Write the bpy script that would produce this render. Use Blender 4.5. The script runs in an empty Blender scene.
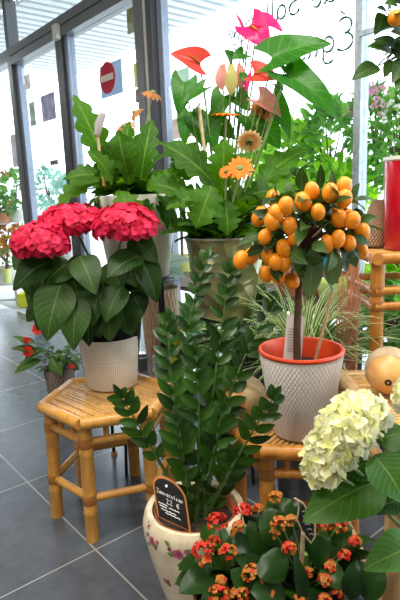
import bpy, math, random
from mathutils import Vector as V, Matrix, noise
R_ = random.Random(7)
PI = math.pi
SC = bpy.context.scene
COL = SC.collection

# ------------------------------------------------------------------ camera
FPX, PITCH, ROLL, CH = 525.0, math.radians(11.3), math.radians(2.2), 1.2
CF = V((0, math.cos(PITCH), -math.sin(PITCH)))
CU0 = V((0, math.sin(PITCH), math.cos(PITCH)))
CX = V((1, 0, 0))
CR = CX * math.cos(ROLL) - CU0 * math.sin(ROLL)
CU = CX * math.sin(ROLL) + CU0 * math.cos(ROLL)
CAM = V((0, 0, CH))
def ray(x, y): return CF + CR * ((x - 200) / FPX) - CU * ((y - 300) / FPX)
def P(x, y, Y):                      # point of the photograph at distance Y into the room
    d = ray(x, y); return CAM + d * (Y / d.y)
def PZ(x, y, z):                     # point of the photograph on a level z
    d = ray(x, y); return CAM + d * ((z - CH) / d.z)
cam = bpy.data.objects.new('camera', bpy.data.cameras.new('camera'))
COL.objects.link(cam)
cam.matrix_world = Matrix(((CR.x, CU.x, -CF.x, CAM.x), (CR.y, CU.y, -CF.y, CAM.y), (CR.z, CU.z, -CF.z, CAM.z), (0, 0, 0, 1)))
cam.data.sensor_fit = 'VERTICAL'; cam.data.sensor_height = 36; cam.data.sensor_width = 24
cam.data.lens = FPX / 600 * 36
cam.data.dof.use_dof = True; cam.data.dof.focus_distance = 1.65; cam.data.dof.aperture_fstop = 9
cam.data.clip_start = .05
SC.camera = cam

# the shop front runs along AU; AV points out to the street
AZ = math.radians(39.5)
AU = V((-math.sin(AZ), math.cos(AZ), 0)); AV = V((math.cos(AZ), math.sin(AZ), 0))
V0 = 2.09
def W(u, v, z): return AU * u + AV * v + V((0, 0, z))
def S(x, y, v=V0):                   # (u, z) on the shop front
    d = ray(x, y); t = (v - CAM.dot(AV)) / d.dot(AV); p = CAM + d * t
    return p.dot(AU), p.z

# ------------------------------------------------------------------ mesh builder
def basis(a):
    a = a.normalized(); h = V((0, 0, 1)) if abs(a.z) < .9 else V((1, 0, 0))
    s = a.cross(h).normalized(); return a, s, s.cross(a).normalized()
class MB:
    def __init__(s): s.v = []; s.f = []; s.uv = []; s.mi = []; s.m = 0
    def face(s, idx, uvs=None):
        s.f.append(tuple(idx)); s.uv.extend(uvs or [(0.5, 0.5)] * len(idx)); s.mi.append(s.m)
    def grid(s, rows, uvf=None, closed=False):
        b = len(s.v); n = len(rows[0])
        for r in rows: s.v.extend([tuple(p) for p in r])
        nr = len(rows)
        for i in range(nr - 1):
            for j in range(n if closed else n - 1):
                k = (j + 1) % n
                u0, u1 = j / (n if closed else n - 1), (j + 1) / (n if closed else n - 1); v0, v1 = i / (nr - 1), (i + 1) / (nr - 1)
                s.face((b + i * n + j, b + i * n + k, b + (i + 1) * n + k, b + (i + 1) * n + j), [(u0, v0), (u1, v0), (u1, v1), (u0, v1)])
        return b, n, nr
    def tube(s, pts, rad, n=8, caps=True):
        pts = [V(p) for p in pts]
        if not hasattr(rad, '__len__'): rad = [rad] * len(pts)
        rows = []; _, sx, sy = basis(pts[1] - pts[0])
        for i, p in enumerate(pts):
            t = (pts[min(i + 1, len(pts) - 1)] - pts[max(i - 1, 0)]).normalized()
            sx = (sx - t * sx.dot(t)).normalized(); sy = t.cross(sx)
            rows.append([p + (sx * math.cos(2 * PI * k / n) + sy * math.sin(2 * PI * k / n)) * rad[i] for k in range(n)])
        b, n, nr = s.grid(rows, closed=True)
        if caps:
            s.face([b + k for k in range(n)][::-1]); s.face([b + (nr - 1) * n + k for k in range(n)])
    def lathe(s, prof, c=(0, 0, 0), n=40, ax=None, sq=1.0, rip=0, ripn=0):
        c = V(c); a, sx, sy = basis(ax) if ax else (V((0, 0, 1)), V((1, 0, 0)), V((0, 1, 0)))
        rows = []
        for r, z in prof:
            rr = [r * (1 + rip * math.cos(ripn * 2 * PI * k / n)) for k in range(n)]
            rows.append([c + a * z + (sx * math.cos(2 * PI * k / n) + sy * sq * math.sin(2 * PI * k / n)) * max(rr[k], 1e-4) for k in range(n)])
        s.grid(rows, closed=True)
    def disc(s, c, r, ax=V((0, 0, 1)), n=24):
        a, sx, sy = basis(V(ax)); b = len(s.v); c = V(c)
        for k in range(n): s.v.append(tuple(c + (sx * math.cos(2 * PI * k / n) + sy * math.sin(2 * PI * k / n)) * r))
        s.face([b + k for k in range(n)], [(.5 + .5 * math.cos(2 * PI * k / n), .5 + .5 * math.sin(2 * PI * k / n)) for k in range(n)])
    def box(s, p0, ex, ey, ez):
        p0, ex, ey, ez = V(p0), V(ex), V(ey), V(ez); b = len(s.v)
        for k in range(8): s.v.append(tuple(p0 + ex * (k & 1) + ey * (k >> 1 & 1) + ez * (k >> 2 & 1)))
        for q in ((0, 2, 3, 1), (4, 5, 7, 6), (0, 1, 5, 4), (2, 6, 7, 3), (0, 4, 6, 2), (1, 3, 7, 5)): s.face([b + i for i in q], [(0, 0), (1, 0), (1, 1), (0, 1)])
    def wbox(s, u0, u1, v0, v1, z0, z1): s.box(W(u0, v0, z0), AU * (u1 - u0), AV * (v1 - v0), V((0, 0, z1 - z0)))
    def ball(s, c, rx, rz=None, ax=V((0, 0, 1)), n=12, m=8, bump=0):
        rz = rz or rx
        s.lathe([(rx * math.sin(PI * i / m), -rz * math.cos(PI * i / m)) for i in range(m + 1)], c, n, ax)
    def leaf(s, base, tip, nrm, width, kind='ovate', fold=.25, arch=.08, nu=4, nv=8, wave=0, curl=0, seed=0):
        base, tip = V(base), V(tip); a = tip - base; L = a.length; a.normalize()
        sd = a.cross(V(nrm))
        if sd.length < .05: sd = a.cross(V((.3, .5, .8)))
        sd.normalize(); n = sd.cross(a); ph = R_.random() * 6.28
        rows = []
        for i in range(nv + 1):
            v = i / nv
            if kind == 'ovate': w = math.sin(PI * v ** .68) ** .85
            elif kind == 'round': w = math.sin(PI * v ** .8) ** .6
            elif kind == 'lance': w = math.sin(PI * v ** .85)
            elif kind == 'strap': w = min(1, .45 + 3 * v) * (1 - v ** 4)
            elif kind == 'heart': w = (1 - v ** 1.8) * (1.0 if v > .12 else .75 + 2 * v)
            elif kind == 'zz': w = math.sin(PI * v ** .82) ** .7
            elif kind == 'gerb': w = math.sin(PI * min(1, .06 + .94 * v) ** 1.15) ** .75 * (.62 + .38 * abs(math.sin(PI * v * 5.5)))
            elif kind == 'petal': w = min(1, .35 + 1.2 * v) * (1 - v ** 6 * .9)
            else: w = math.sin(PI * v)
            if i == 0 and kind not in ('heart', 'petal', 'strap'): w = .03
            w *= width / 2
            c = base + a * (L * v) + n * (arch * L * 4 * v * (1 - v) - curl * L * v * v)
            row = []
            for j in range(nu + 1):
                u = 2 * j / nu - 1
                p = c + sd * (w * u) + n * (fold * w * abs(u)) + n * (wave * width * math.sin(ph + v * 11) * u * u * (1 if u > 0 else -1))
                if kind == 'heart': p -= a * (.30 * L * abs(u) ** 1.5 * (1 - v) ** 2.5)
                row.append(p)
            rows.append(row)
        s.grid(rows)
    def build(s, name, mats, parent=None, smooth=True):
        me = bpy.data.meshes.new(name)
        off = parent['_o'] if parent is not None and '_o' in parent else (0, 0, 0)
        me.from_pydata([(p[0] - off[0], p[1] - off[1], p[2] - off[2]) for p in s.v], [], s.f); 
        uvl = me.uv_layers.new(name='UVMap')
        flat = [c for q in s.uv for c in q]; uvl.data.foreach_set('uv', flat)
        for m in (mats if isinstance(mats, (list, tuple)) else [mats]): me.materials.append(m)
        me.polygons.foreach_set('material_index', s.mi)
        if smooth:
            me.polygons.foreach_set('use_smooth', [len(f) == 4 or len(f) == 3 for f in s.f])
            try: me.set_sharp_from_angle(angle=math.radians(42))
            except Exception: pass
        me.update()
        o = bpy.data.objects.new(name, me); COL.objects.link(o)
        if parent is not None:
            o.parent = parent; o['_o'] = tuple(off)
        return o
def mb(fn, *a, **k):
    b = MB(); getattr(b, fn)(*a, **k); return b
def thing(name, label, cat, at, group=None):
    o = bpy.data.objects.new(name, None); COL.objects.link(o); o.location = at; o.empty_display_size = .05
    o['label'] = label; o['category'] = cat; o['_o'] = tuple(at); o['kind'] = 'thing'
    if group: o['group'] = group
    return o
def tag(o, label, cat, group=None):
    o['label'] = label; o['category'] = cat
    if group: o['group'] = group
    return o
def struct(o): o['kind'] = 'structure'; return o
def bez(p0, p1, p2, n=10): return [p0 * ((1 - t) ** 2) + p1 * (2 * t * (1 - t)) + p2 * (t * t) for t in [i / n for i in range(n + 1)]]

# ------------------------------------------------------------------ materials
MATS = {}
class NT:
    def __init__(s, name):
        s.m = bpy.data.materials.new(name); s.m.use_nodes = True; s.t = s.m.node_tree; s.n = s.t.nodes; s.l = s.t.links; s.n.clear()
        s.out = s.n.new('ShaderNodeOutputMaterial')
    def new(s, k, **p):
        o = s.n.new('ShaderNode' + k)
        for a, b in p.items():
            if a in o.inputs.keys(): o.inputs[a].default_value = b
            else: setattr(o, a, b)
        return o
    def math(s, op, a, b=None, c=None):
        o = s.new('Math', operation=op)
        for i, x in enumerate((a, b, c)):
            if x is None: continue
            if isinstance(x, (int, float)): o.inputs[i].default_value = x
            else: s.l.new(x, o.inputs[i])
        return o.outputs[0]
    def mix(s, f, a, b):
        o = s.new('MixRGB')
        for i, x in enumerate((f, a, b)):
            if isinstance(x, (int, float)): o.inputs[i].default_value = x
            elif isinstance(x, tuple): o.inputs[i].default_value = (*x, 1) if len(x) == 3 else x
            else: s.l.new(x, o.inputs[i])
        return o.outputs[0]
    def noise(s, scale, detail=3, vec=None, rough=.5):
        o = s.new('TexNoise'); o.inputs['Scale'].default_value = scale; o.inputs['Detail'].default_value = detail; o.inputs['Roughness'].default_value = rough
        if vec is not None: s.l.new(vec, o.inputs['Vector'])
        return o.outputs['Fac']
    def coord(s, w='Object'): return s.new('TexCoord').outputs[w]
    def scaled(s, vec, sc):
        o = s.new('Mapping'); o.inputs['Scale'].default_value = sc; s.l.new(vec, o.inputs['Vector']); return o.outputs[0]
    def ramp(s, f, lo, hi):
        o = s.new('MapRange'); o.inputs['From Min'].default_value = lo; o.inputs['From Max'].default_value = hi; s.l.new(f, o.inputs['Value']); return o.outputs[0]
    def bsdf(s, col, rough=.5, metal=0, spec=.5, bump=None, bstr=.3, bdist=.005, coat=0, trans=None, tmix=0):
        b = s.new('BsdfPrincipled')
        if isinstance(col, tuple): b.inputs['Base Color'].default_value = (*col, 1)
        else: s.l.new(col, b.inputs['Base Color'])
        if isinstance(rough, (int, float)): b.inputs['Roughness'].default_value = rough
        else: s.l.new(rough, b.inputs['Roughness'])
        b.inputs['Metallic'].default_value = metal; b.inputs['Specular IOR Level'].default_value = spec; b.inputs['Coat Weight'].default_value = coat
        if bump is not None:
            n = s.new('Bump'); n.inputs['Strength'].default_value = bstr; n.inputs['Distance'].default_value = bdist
            s.l.new(bump, n.inputs['Height']); s.l.new(n.outputs[0], b.inputs['Normal'])
        sh = b.outputs[0]
        if tmix:
            t = s.new('BsdfTranslucent')
            if isinstance(trans, tuple): t.inputs[0].default_value = (*trans, 1)
            else: s.l.new(trans, t.inputs[0])
            mx = s.new('MixShader'); mx.inputs[0].default_value = tmix; s.l.new(sh, mx.inputs[1]); s.l.new(t.outputs[0], mx.inputs[2]); sh = mx.outputs[0]
        s.l.new(sh, s.out.inputs['Surface']); return s.m
def plain(name, col, rough=.5, metal=0, var=.12, scale=18, **k):
    t = NT(name); f = t.noise(scale, 3, t.coord())
    c = t.mix(t.ramp(f, .3, .7), tuple(x * (1 - var) for x in col), tuple(min(1, x * (1 + var)) for x in col))
    return t.bsdf(c, rough, metal, bump=f, bstr=.08, **k)
def leafmat(name, a, b, vein=None, rough=.42, tmix=.3, tc=None, veins=9, vw=.05, edge=None, spec=.25):
    t = NT(name); uv = t.new('SeparateXYZ'); t.l.new(t.coord('UV'), uv.inputs[0])
    g = t.new('NewGeometry'); rnd = g.outputs['Random Per Island']
    n = t.noise(25, 3, t.coord())
    c = t.mix(t.math('MULTIPLY_ADD', n, .5, t.math('MULTIPLY_ADD', rnd, .9, -.2)), a, b)
    d = t.math('ABSOLUTE', t.math('SUBTRACT', uv.outputs[0], .5))
    bump = n
    if vein:
        mid = t.ramp(d, vw, 0.0)
        ph = t.math('MULTIPLY_ADD', uv.outputs[1], veins, t.math('MULTIPLY', d, -veins * .55))
        fr = t.math('ABSOLUTE', t.math('SUBTRACT', t.math('FRACT', ph), .5))
        sv = t.math('MULTIPLY', t.ramp(fr, .1, 0.0), .45)
        m = t.math('MAXIMUM', mid, sv)
        c = t.mix(m, c, vein); bump = t.math('SUBTRACT', 1, m)
    if edge:
        c = t.mix(t.ramp(d, .27, .33), c, edge)
    hs = t.new('HueSaturation'); hs.inputs['Value'].default_value = 2.0; hs.inputs['Hue'].default_value = .485 if not tc else .5; hs.inputs['Saturation'].default_value = 1.1; t.l.new(c, hs.inputs['Color'])
    return t.bsdf(c, rough, 0, spec, bump=bump, bstr=.35, bdist=.002, trans=hs.outputs[0] if not tc else tc, tmix=tmix)
def bamboo(name, a, b, dark):
    t = NT(name); co = t.coord(); n = t.noise(1.0, 4, t.scaled(co, (60, 60, 9))); n2 = t.noise(7, 4, co); n3 = t.noise(38, 2, co)
    c = t.mix(t.ramp(n, .3, .7), a, b); c = t.mix(t.math('MULTIPLY', t.ramp(n2, .52, .75), .6), c, dark)
    c = t.mix(t.math('MULTIPLY', t.ramp(n3, .62, .72), .35), c, dark)
    return t.bsdf(c, .34, 0, .5, bump=n, bstr=.15, coat=.15)
def wicker(name, a, b, su, sv):
    t = NT(name); uv = t.new('SeparateXYZ'); t.l.new(t.coord('UV'), uv.inputs[0])
    x = t.math('SINE', t.math('MULTIPLY', uv.outputs[0], su * 2 * PI)); y = t.math('SINE', t.math('MULTIPLY', uv.outputs[1], sv * 2 * PI))
    h = t.math('MULTIPLY_ADD', t.math('MULTIPLY', x, y), .5, .5); n = t.noise(30, 3, t.coord())
    c = t.mix(t.math('MULTIPLY_ADD', n, .7, t.math('MULTIPLY', h, .5)), a, b)
    return t.bsdf(c, .7, bump=h, bstr=.9, bdist=.008)
def glass(name, tint=(1, 1, 1), refl=.06, haze=0.0):
    t = NT(name); tr = t.new('BsdfTransparent'); tr.inputs[0].default_value = (*tint, 1); gl = t.new('BsdfGlossy'); gl.inputs['Roughness'].default_value = .02
    lw = t.new('LayerWeight'); lw.inputs[0].default_value = .35
    mx = t.new('MixShader'); t.l.new(t.math('MULTIPLY_ADD', lw.outputs['Fresnel'], .10, refl), mx.inputs[0]); t.l.new(tr.outputs[0], mx.inputs[1]); t.l.new(gl.outputs[0], mx.inputs[2])
    t.l.new(mx.outputs[0], t.out.inputs['Surface']); return t.m

M = {}
M['alu'] = plain('grey_aluminium', (.17, .18, .19), .35, .25, .06)
M['alu_dark'] = plain('dark_aluminium', (.075, .08, .09), .4, .2, .05)
M['alu_light'] = plain('pale_gasket', (.62, .62, .6), .5, 0, .05)
M['alu_blue'] = plain('blue_grey_aluminium', (.3, .35, .46), .3, .3, .06)
M['galv'] = plain('galvanised_steel', (.42, .50, .58), .45, .35, .18, 40)
M['glass'] = glass('window_glass', (.97, .99, 1.0), .015)
M['jarglass'] = glass('jar_glass', (.93, .96, .97), .10)
M['bamboo'] = bamboo('bamboo', (.50, .225, .035), (.68, .35, .075), (.26, .09, .015))
M['bamboo_deep'] = bamboo('amber_bamboo', (.45, .17, .022), (.62, .27, .045), (.20, .065, .012))
M['slat'] = bamboo('bamboo_slat', (.48, .22, .04), (.70, .40, .11), (.25, .09, .02))
M['slat_pale'] = bamboo('pale_bamboo', (.50, .28, .10), (.68, .43, .19), (.34, .16, .05))
M['binding'] = plain('rattan_binding', (.34, .13, .025), .5, 0, .3, 90)
M['white_pot'] = plain('white_ceramic', (.80, .79, .76), .35, 0, .03)
M['soil'] = plain('soil', (.035, .022, .015), .95, 0, .5, 60)
M['black_plastic'] = plain('black_plastic', (.010, .010, .011), .75, 0, .1, spec=.15)
M['stem'] = plain('green_stem', (.16, .26, .06), .5, 0, .25)
M['stem_dark'] = plain('dark_green_stem', (.06, .13, .025), .45, 0, .25)
M['stem_pale'] = plain('pale_green_stem', (.36, .46, .2), .5, 0, .2)
M['bark'] = plain('bark', (.10, .055, .03), .85, 0, .4, 70)
M['wood'] = plain('pale_wood', (.58, .42, .24), .6, 0, .2, 40)
M['twig'] = plain('red_brown_twig', (.58, .26, .16), .7, 0, .35, 30)
M['iron'] = plain('dark_iron', (.02, .019, .018), .45, .6, .2)
M['red_pot'] = plain('red_glaze', (.50, .004, .018), .14, 0, .05, coat=.4)
M['orange_rim'] = plain('orange_red_plastic', (.75, .07, .015), .35, 0, .08)
M['terracotta'] = plain('terracotta', (.50, .16, .06), .7, 0, .15)
M['yellow'] = plain('yellow_plastic', (.72, .70, .03), .4, 0, .08)
M['lime'] = plain('lime_yellow_glaze', (.72, .78, .25), .4, 0, .08)
M['zinc'] = plain('zinc', (.55, .56, .58), .28, .85, .12, 30)
M['zinc_dark'] = plain('dark_zinc', (.13, .135, .14), .4, .7, .2, 30)
M['wax'] = plain('beige_wax', (.62, .48, .32), .6, 0, .08)
M['white_metal'] = plain('white_painted_metal', (.82, .82, .78), .4, 0, .04)
M['grey_knit'] = wicker('grey_brown_weave', (.15, .11, .085), (.30, .235, .19), 26, 12)
M['wick'] = wicker('brown_wicker', (.22, .12, .06), (.62, .42, .27), 26, 14)
M['wick2'] = wicker('tan_wicker', (.30, .17, .09), (.52, .33, .2), 30, 22)
M['kumquat'] = plain('kumquat_skin', (.90, .29, .003), .42, 0, .12, 30, coat=.1)
M['paper'] = plain('paper', (.80, .76, .70), .7, 0, .03)
M['slate'] = plain('black_slate', (.012, .012, .013), .5, 0, .1)
M['tagborder'] = plain('orange_tag_edge', (.62, .22, .06), .5, 0, .1)
M['chalk'] = plain('chalk_white', (.85, .85, .82), .8, 0, .02)
M['white_box'] = plain('white_sensor_plastic', (.78, .78, .74), .5, 0, .03)
M['red_sign'] = plain('red_sign', (.76, .015, .05), .5, 0, .03, trans=(.8, .02, .06), tmix=.4)
M['sign_paper'] = plain('blue_white_paper', (.50, .62, .74), .6, 0, .06, trans=(.5, .62, .74), tmix=.5)
M['writing'] = plain('dark_green_paint', (.02, .10, .075), .5, 0, .1)
M['teal'] = plain('teal_plastic', (.01, .32, .45), .4, 0, .1)
M['squash'] = plain('butternut_skin', (.72, .38, .12), .38, 0, .14, 9)
M['squash_pale'] = plain('pale_squash_skin', (.50, .37, .21), .5, 0, .25, 26)
M['pavement'] = plain('pale_pavement', (.62, .62, .61), .7, 0, .05, 6)

def pm(name, a, b, sc):
    t = NT(name); n = t.noise(sc, 4, t.coord()); c = t.mix(t.ramp(n, .4, .62), a, b); return t.bsdf(c, .6, trans=c, tmix=.55)
M['po_violet'] = pm('violet_grey_print', (.40, .38, .46), (.62, .60, .68), 14)
M['po_green'] = pm('grey_green_print', (.42, .47, .42), (.66, .7, .62), 14)
M['po_grey'] = pm('pale_grey_print', (.60, .56, .58), (.72, .7, .72), 12)
M['po_yellow'] = pm('yellow_print', (.62, .6, .12), (.72, .72, .5), 16)
M['po_brown'] = pm('brown_print', (.30, .27, .16), (.44, .46, .36), 14)
M['po_photo'] = pm('brown_photo_print', (.22, .2, .2), (.55, .42, .32), 25)
M['po_pink'] = pm('pink_grey_print', (.72, .55, .50), (.82, .76, .74), 10)
M['po_mint'] = pm('mint_print', (.62, .78, .68), (.8, .86, .82), 10)
M['po_orange'] = plain('orange_sticker', (.85, .45, .03), .5, 0, .1, trans=(.9, .5, .05), tmix=.5)

# ribbed white pot, woven white pot, embossed green pot, floral cream pot, floor tiles, soffit
t = NT('ribbed_cream_ceramic'); uv = t.new('SeparateXYZ'); t.l.new(t.coord('UV'), uv.inputs[0])
h = t.math('SINE', t.math('MULTIPLY', uv.outputs[0], 90 * 2 * PI)); h2 = t.math('SINE', t.math('MULTIPLY', uv.outputs[1], 40 * 2 * PI)); n = t.noise(40, 3, t.coord())
M['ribbed'] = t.bsdf(t.mix(n, (.74, .67, .58), (.80, .75, .67)), .5, bump=t.math('ADD', h, t.math('MULTIPLY', h2, .6)), bstr=.35, bdist=.002)
t = NT('woven_white_pot'); uv = t.new('SeparateXYZ'); t.l.new(t.coord('UV'), uv.inputs[0])
x = t.math('SINE', t.math('MULTIPLY', uv.outputs[0], 60 * 2 * PI)); y = t.math('SINE', t.math('ADD', t.math('MULTIPLY', uv.outputs[1], 44 * 2 * PI), t.math('MULTIPLY', t.math('SIGN', x), PI / 2)))
hh = t.math('MULTIPLY', t.math('ABSOLUTE', x), t.math('MULTIPLY_ADD', y, .5, .5))
M['woven'] = t.bsdf(t.mix(t.ramp(hh, 0, .5), (.56, .50, .45), (.74, .70, .66)), .5, bump=hh, bstr=.6, bdist=.003)
t = NT('embossed_sage_pot'); vo = t.new('TexVoronoi'); vo.inputs['Scale'].default_value = 13; t.l.new(t.coord(), vo.inputs['Vector']); n = t.noise(9, 3, t.coord())
M['sage'] = t.bsdf(t.mix(t.ramp(t.math('ADD', vo.outputs['Distance'], t.math('MULTIPLY', n, .4)), .25, .95), (.40, .40, .20), (.21, .22, .09)), .3, .35, bump=vo.outputs['Distance'], bstr=1.0, bdist=.04)
t = NT('crackled_cream_glaze'); n = t.noise(30, 5, t.coord()); n2 = t.noise(5, 3, t.coord())
M['cream'] = t.bsdf(t.mix(t.ramp(n, .45, .8), (.80, .70, .50), (.66, .50, .31)), .3, bump=n, bstr=.15, coat=.25)
M['rose'] = plain('painted_pink', (.55, .10, .20), .4, 0, .4, 160)
M['rose_dark'] = plain('painted_plum', (.24, .05, .14), .4, 0, .4, 160)
M['paint_leaf'] = plain('painted_green', (.16, .22, .05), .4, 0, .3, 120)

t = NT('slate_grey_tiles'); co = t.coord(); xyz = t.new('SeparateXYZ'); t.l.new(co, xyz.inputs[0])
TS = .606
def tl(o, off):
    f = t.math('FRACT', t.math('MULTIPLY_ADD', o, 1 / TS, -off / TS + 50)); return t.math('ABSOLUTE', t.math('SUBTRACT', f, .5))
g = t.math('MAXIMUM', tl(xyz.outputs[0], 1.511), tl(xyz.outputs[1], .73)); gm = t.ramp(g, .4945, .4962)
n1 = t.noise(14, 5, co, .6); n2 = t.noise(70, 3, co)
c = t.mix(t.ramp(n1, .3, .7), (.054, .064, .082), (.086, .100, .124)); c = t.mix(t.math('MULTIPLY', n2, .2), c, (.12, .122, .13))
c = t.mix(gm, c, (.32, .31, .29))
M['tiles'] = t.bsdf(c, t.math('MULTIPLY_ADD', n2, .05, .22), 0, .9, bump=t.math('SUBTRACT', t.math('MULTIPLY', n2, .2), gm), bstr=.15, bdist=.004)
M['soffit'] = plain('white_corrugated_steel', (.80, .84, .86), .4, 0, .03)
M['soffit_groove'] = plain('shade_grey_groove', (.36, .43, .48), .6, 0, .05)  # corrugation shade put into the colour of the recessed strips
M['wall'] = plain('warm_white_wall', (.38, .34, .29), .8, 0, .02)
M['ceil'] = plain('white_ceiling', (.55, .53, .5), .8, 0, .02)

L = {}
L['hyd'] = leafmat('hydrangea_leaf', (.008, .034, .006), (.040, .100, .013), (.11, .18, .04), .45, .18, vw=.035)
L['white_hyd'] = leafmat('white_hydrangea_leaf', (.014, .07, .006), (.05, .155, .010), (.13, .25, .035), .42, .2, vw=.03)
L['zz'] = leafmat('zz_leaf', (.005, .026, .004), (.030, .100, .007), (.05, .115, .018), .26, .15, vw=.03, spec=.35)
L['kal'] = leafmat('kalanchoe_leaf', (.005, .022, .004), (.018, .058, .006), None, .34, .1, spec=.22)
L['kum'] = leafmat('kumquat_leaf', (.010, .036, .006), (.04, .095, .012), (.09, .16, .04), .36, .2, vw=.04)
L['kumbig'] = leafmat('dull_green_leaf', (.05, .10, .035), (.09, .15, .05), (.18, .26, .1), .5, .2, vw=.03)
L['gerb'] = leafmat('gerbera_leaf', (.012, .060, .006), (.07, .22, .010), (.15, .30, .04), .5, .45, vw=.05, veins=7)
L['anth'] = leafmat('anthurium_leaf', (.010, .085, .008), (.035, .18, .015), (.10, .28, .04), .34, .38, vw=.02, veins=6)
L['imp'] = leafmat('impatiens_leaf', (.012, .05, .012), (.06, .15, .02), (.2, .28, .06), .35, .2, vw=.05)
L['out'] = leafmat('sun_tinted_leaf', (.12, .34, .02), (.40, .70, .08), None, .5, .5)  # outdoor greens raised in colour to stand in for sun and backlight
L['outd'] = leafmat('mid_green_leaf', (.05, .20, .04), (.20, .42, .10), None, .5, .48)
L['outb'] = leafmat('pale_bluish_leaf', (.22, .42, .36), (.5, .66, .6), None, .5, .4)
L['croton'] = leafmat('yellow_orange_leaf', (.45, .40, .02), (.62, .22, .03), None, .5, .3)
L['grass'] = leafmat('striped_grass_blade', (.03, .11, .02), (.08, .2, .03), None, .45, .25, edge=(.62, .68, .38))
L['silver'] = leafmat('silver_green_leaf', (.30, .40, .34), (.42, .52, .44), (.06, .16, .09), .35, .2, veins=8, vw=.05)
def petal(name, a, b, tmix=.3, tc=None, vein=None, rough=.5, vw=.05): return leafmat(name, a, b, vein, rough, tmix, tc=tc or tuple(min(1, x * 1.3) for x in b), veins=5, vw=vw)
L['pink'] = petal('crimson_sepal', (.54, .006, .042), (.82, .035, .115), .22)
L['white'] = petal('cream_sepal', (.86, .88, .22), (.98, .97, .78), .28)
L['spathe'] = petal('coral_red_spathe', (.75, .03, .03), (.85, .10, .07), .4, (.9, .1, .06), None, .25)
L['spathe_pink'] = petal('hot_pink_spathe', (.72, .01, .12), (.85, .03, .22), .4, (.95, .05, .22), None, .25)
L['spathe_mix'] = petal('striped_red_green_spathe', (.72, .16, .2), (.6, .3, .18), .5, (.95, .35, .35), (.34, .36, .1), .3)
L['spathe_pale'] = petal('lime_green_spathe', (.35, .42, .06), (.62, .40, .22), .5, (.7, .75, .2), None, .3)
L['gpet'] = petal('orange_petal', (.85, .20, .01), (.95, .32, .03), .35, (1, .35, .04))
L['gback'] = petal('tan_petal', (.8, .52, .25), (.88, .62, .32), .5, (1, .72, .38))
L['gdead'] = petal('faded_brown_petal', (.45, .20, .08), (.66, .34, .14), .45, (.95, .5, .2))
L['kred'] = petal('red_floret', (.46, .008, .006), (.60, .035, .010), .1)
L['korg'] = petal('orange_floret', (.36, .11, .018), (.50, .20, .025), .1)
L['impred'] = petal('scarlet_petal', (.65, .008, .01), (.8, .03, .02), .2)
L['opink'] = petal('pink_blossom', (.72, .25, .45), (.85, .45, .62), .4)
L['owhite'] = petal('white_blossom', (.85, .80, .80), (.92, .9, .9), .4)
L['oyel'] = petal('yellow_blossom', (.85, .6, .08), (.9, .75, .2), .4)
L['ored'] = petal('red_orange_blossom', (.7, .10, .05), (.8, .3, .12), .3)

# ------------------------------------------------------------------ setting
def plane_uv(name, u0, u1, v0, v1, z, mat, thick, up=1):
    b = MB(); b.box((u0, v0, z), (u1 - u0, 0, 0), (0, v1 - v0, 0), (0, 0, thick))
    o = b.build(name, mat, smooth=False); o.rotation_euler = (0, 0, PI / 2 + AZ)
    # local x -> AU, local y -> -AV ; mirror so that y means AV
    o.scale = (1, -1, 1); return struct(o)
plane_uv('floor', -2.5, 8.5, -3.2, V0, -.08, M['tiles'], .08)
plane_uv('floor_pavement', -8, 26, V0, 16, -.10, M['pavement'], .09)
plane_uv('ceiling', -3.5, 7.5, -3.5, V0 + .03, 3.02, M['ceil'], .1)
for nm, bx in (('wall_back', (-2.6, 8.6, -3.3, -3.2, 0, 3.02)), ('wall_left', (8.5, 8.6, -3.2, V0 + .04, 0, 3.02)), ('wall_right', (-2.6, -2.5, -3.2, V0 + .04, 0, 3.02)), ('wall_front', (-2.5, -1.9, V0 - .04, V0 + .04, 0, 3.02))):
    b = MB(); b.wbox(*bx); struct(b.build(nm, M['wall'], smooth=False))
# corrugated canopy over the pavement
b = MB(); u0, u1, PT = -1.5, 11.5, .15; k = 0
while u0 + k * PT < u1:
    ua = u0 + k * PT; b.m = 0; b.wbox(ua, ua + PT * .6, V0 + .05, V0 + 1.78, 2.97, 2.99); b.m = 1; b.wbox(ua + PT * .6, ua + PT, V0 + .05, V0 + 1.76, 3.01, 3.03); b.m = 0
    b.wbox(ua + PT * .58, ua + PT * .6, V0 + .05, V0 + 1.78, 2.99, 3.02); b.wbox(ua + PT, ua + PT * 1.02, V0 + .05, V0 + 1.78, 2.99, 3.02); k += 1
struct(b.build('ceiling_canopy', [M['soffit'], M['soffit_groove']], smooth=False))

uP = [S(20.5, 120)[0], S(72, 120)[0], S(154, 90)[0], S(361, 100)[0]]
zH1 = S(17, 47)[1]; zH0 = S(17, 66)[1]
def trim(i, mat, *boxes, nm='trim'):
    b = MB()
    for bx in boxes: b.wbox(*bx)
    return struct(b.build(f'{nm}_{i}', mat, smooth=False))
d0, d1 = V0 - .05, V0 + .05
uL, uM, uD, uR = uP
ULEFT, URIGHT = uL + 2.6, -1.9
trim(1, M['alu'], (uL - .03, uL + .05, d0, d1, 0, 3.02))
trim(2, M['alu_blue'], (uL - .11, uL - .035, V0 - .02, V0 + .04, 0, zH0))
trim(3, M['alu'], (uD, uL - .03, d0, d1, zH0 + .09, zH1), (uL + .05, ULEFT, d0, d1, zH0 + .05, zH1))
trim(4, M['alu_dark'], (uD, uL - .03, V0 - .03, V0 + .03, zH0 + .07, zH0 + .09))
trim(5, M['alu'], (uD, uL - .03, V0 - .065, d1, zH0, zH0 + .07))
trim(6, M['alu_dark'], (uM - .02, uM + .09, d0, d1, 0, zH0))
trim(7, M['alu_blue'], (uM - .09, uM - .025, V0 - .03, V0 + .03, 0, zH0))
trim(8, M['alu'], (uD + .02, uD + .10, V0 - .06, V0 + .06, 0, 3.02))
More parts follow.
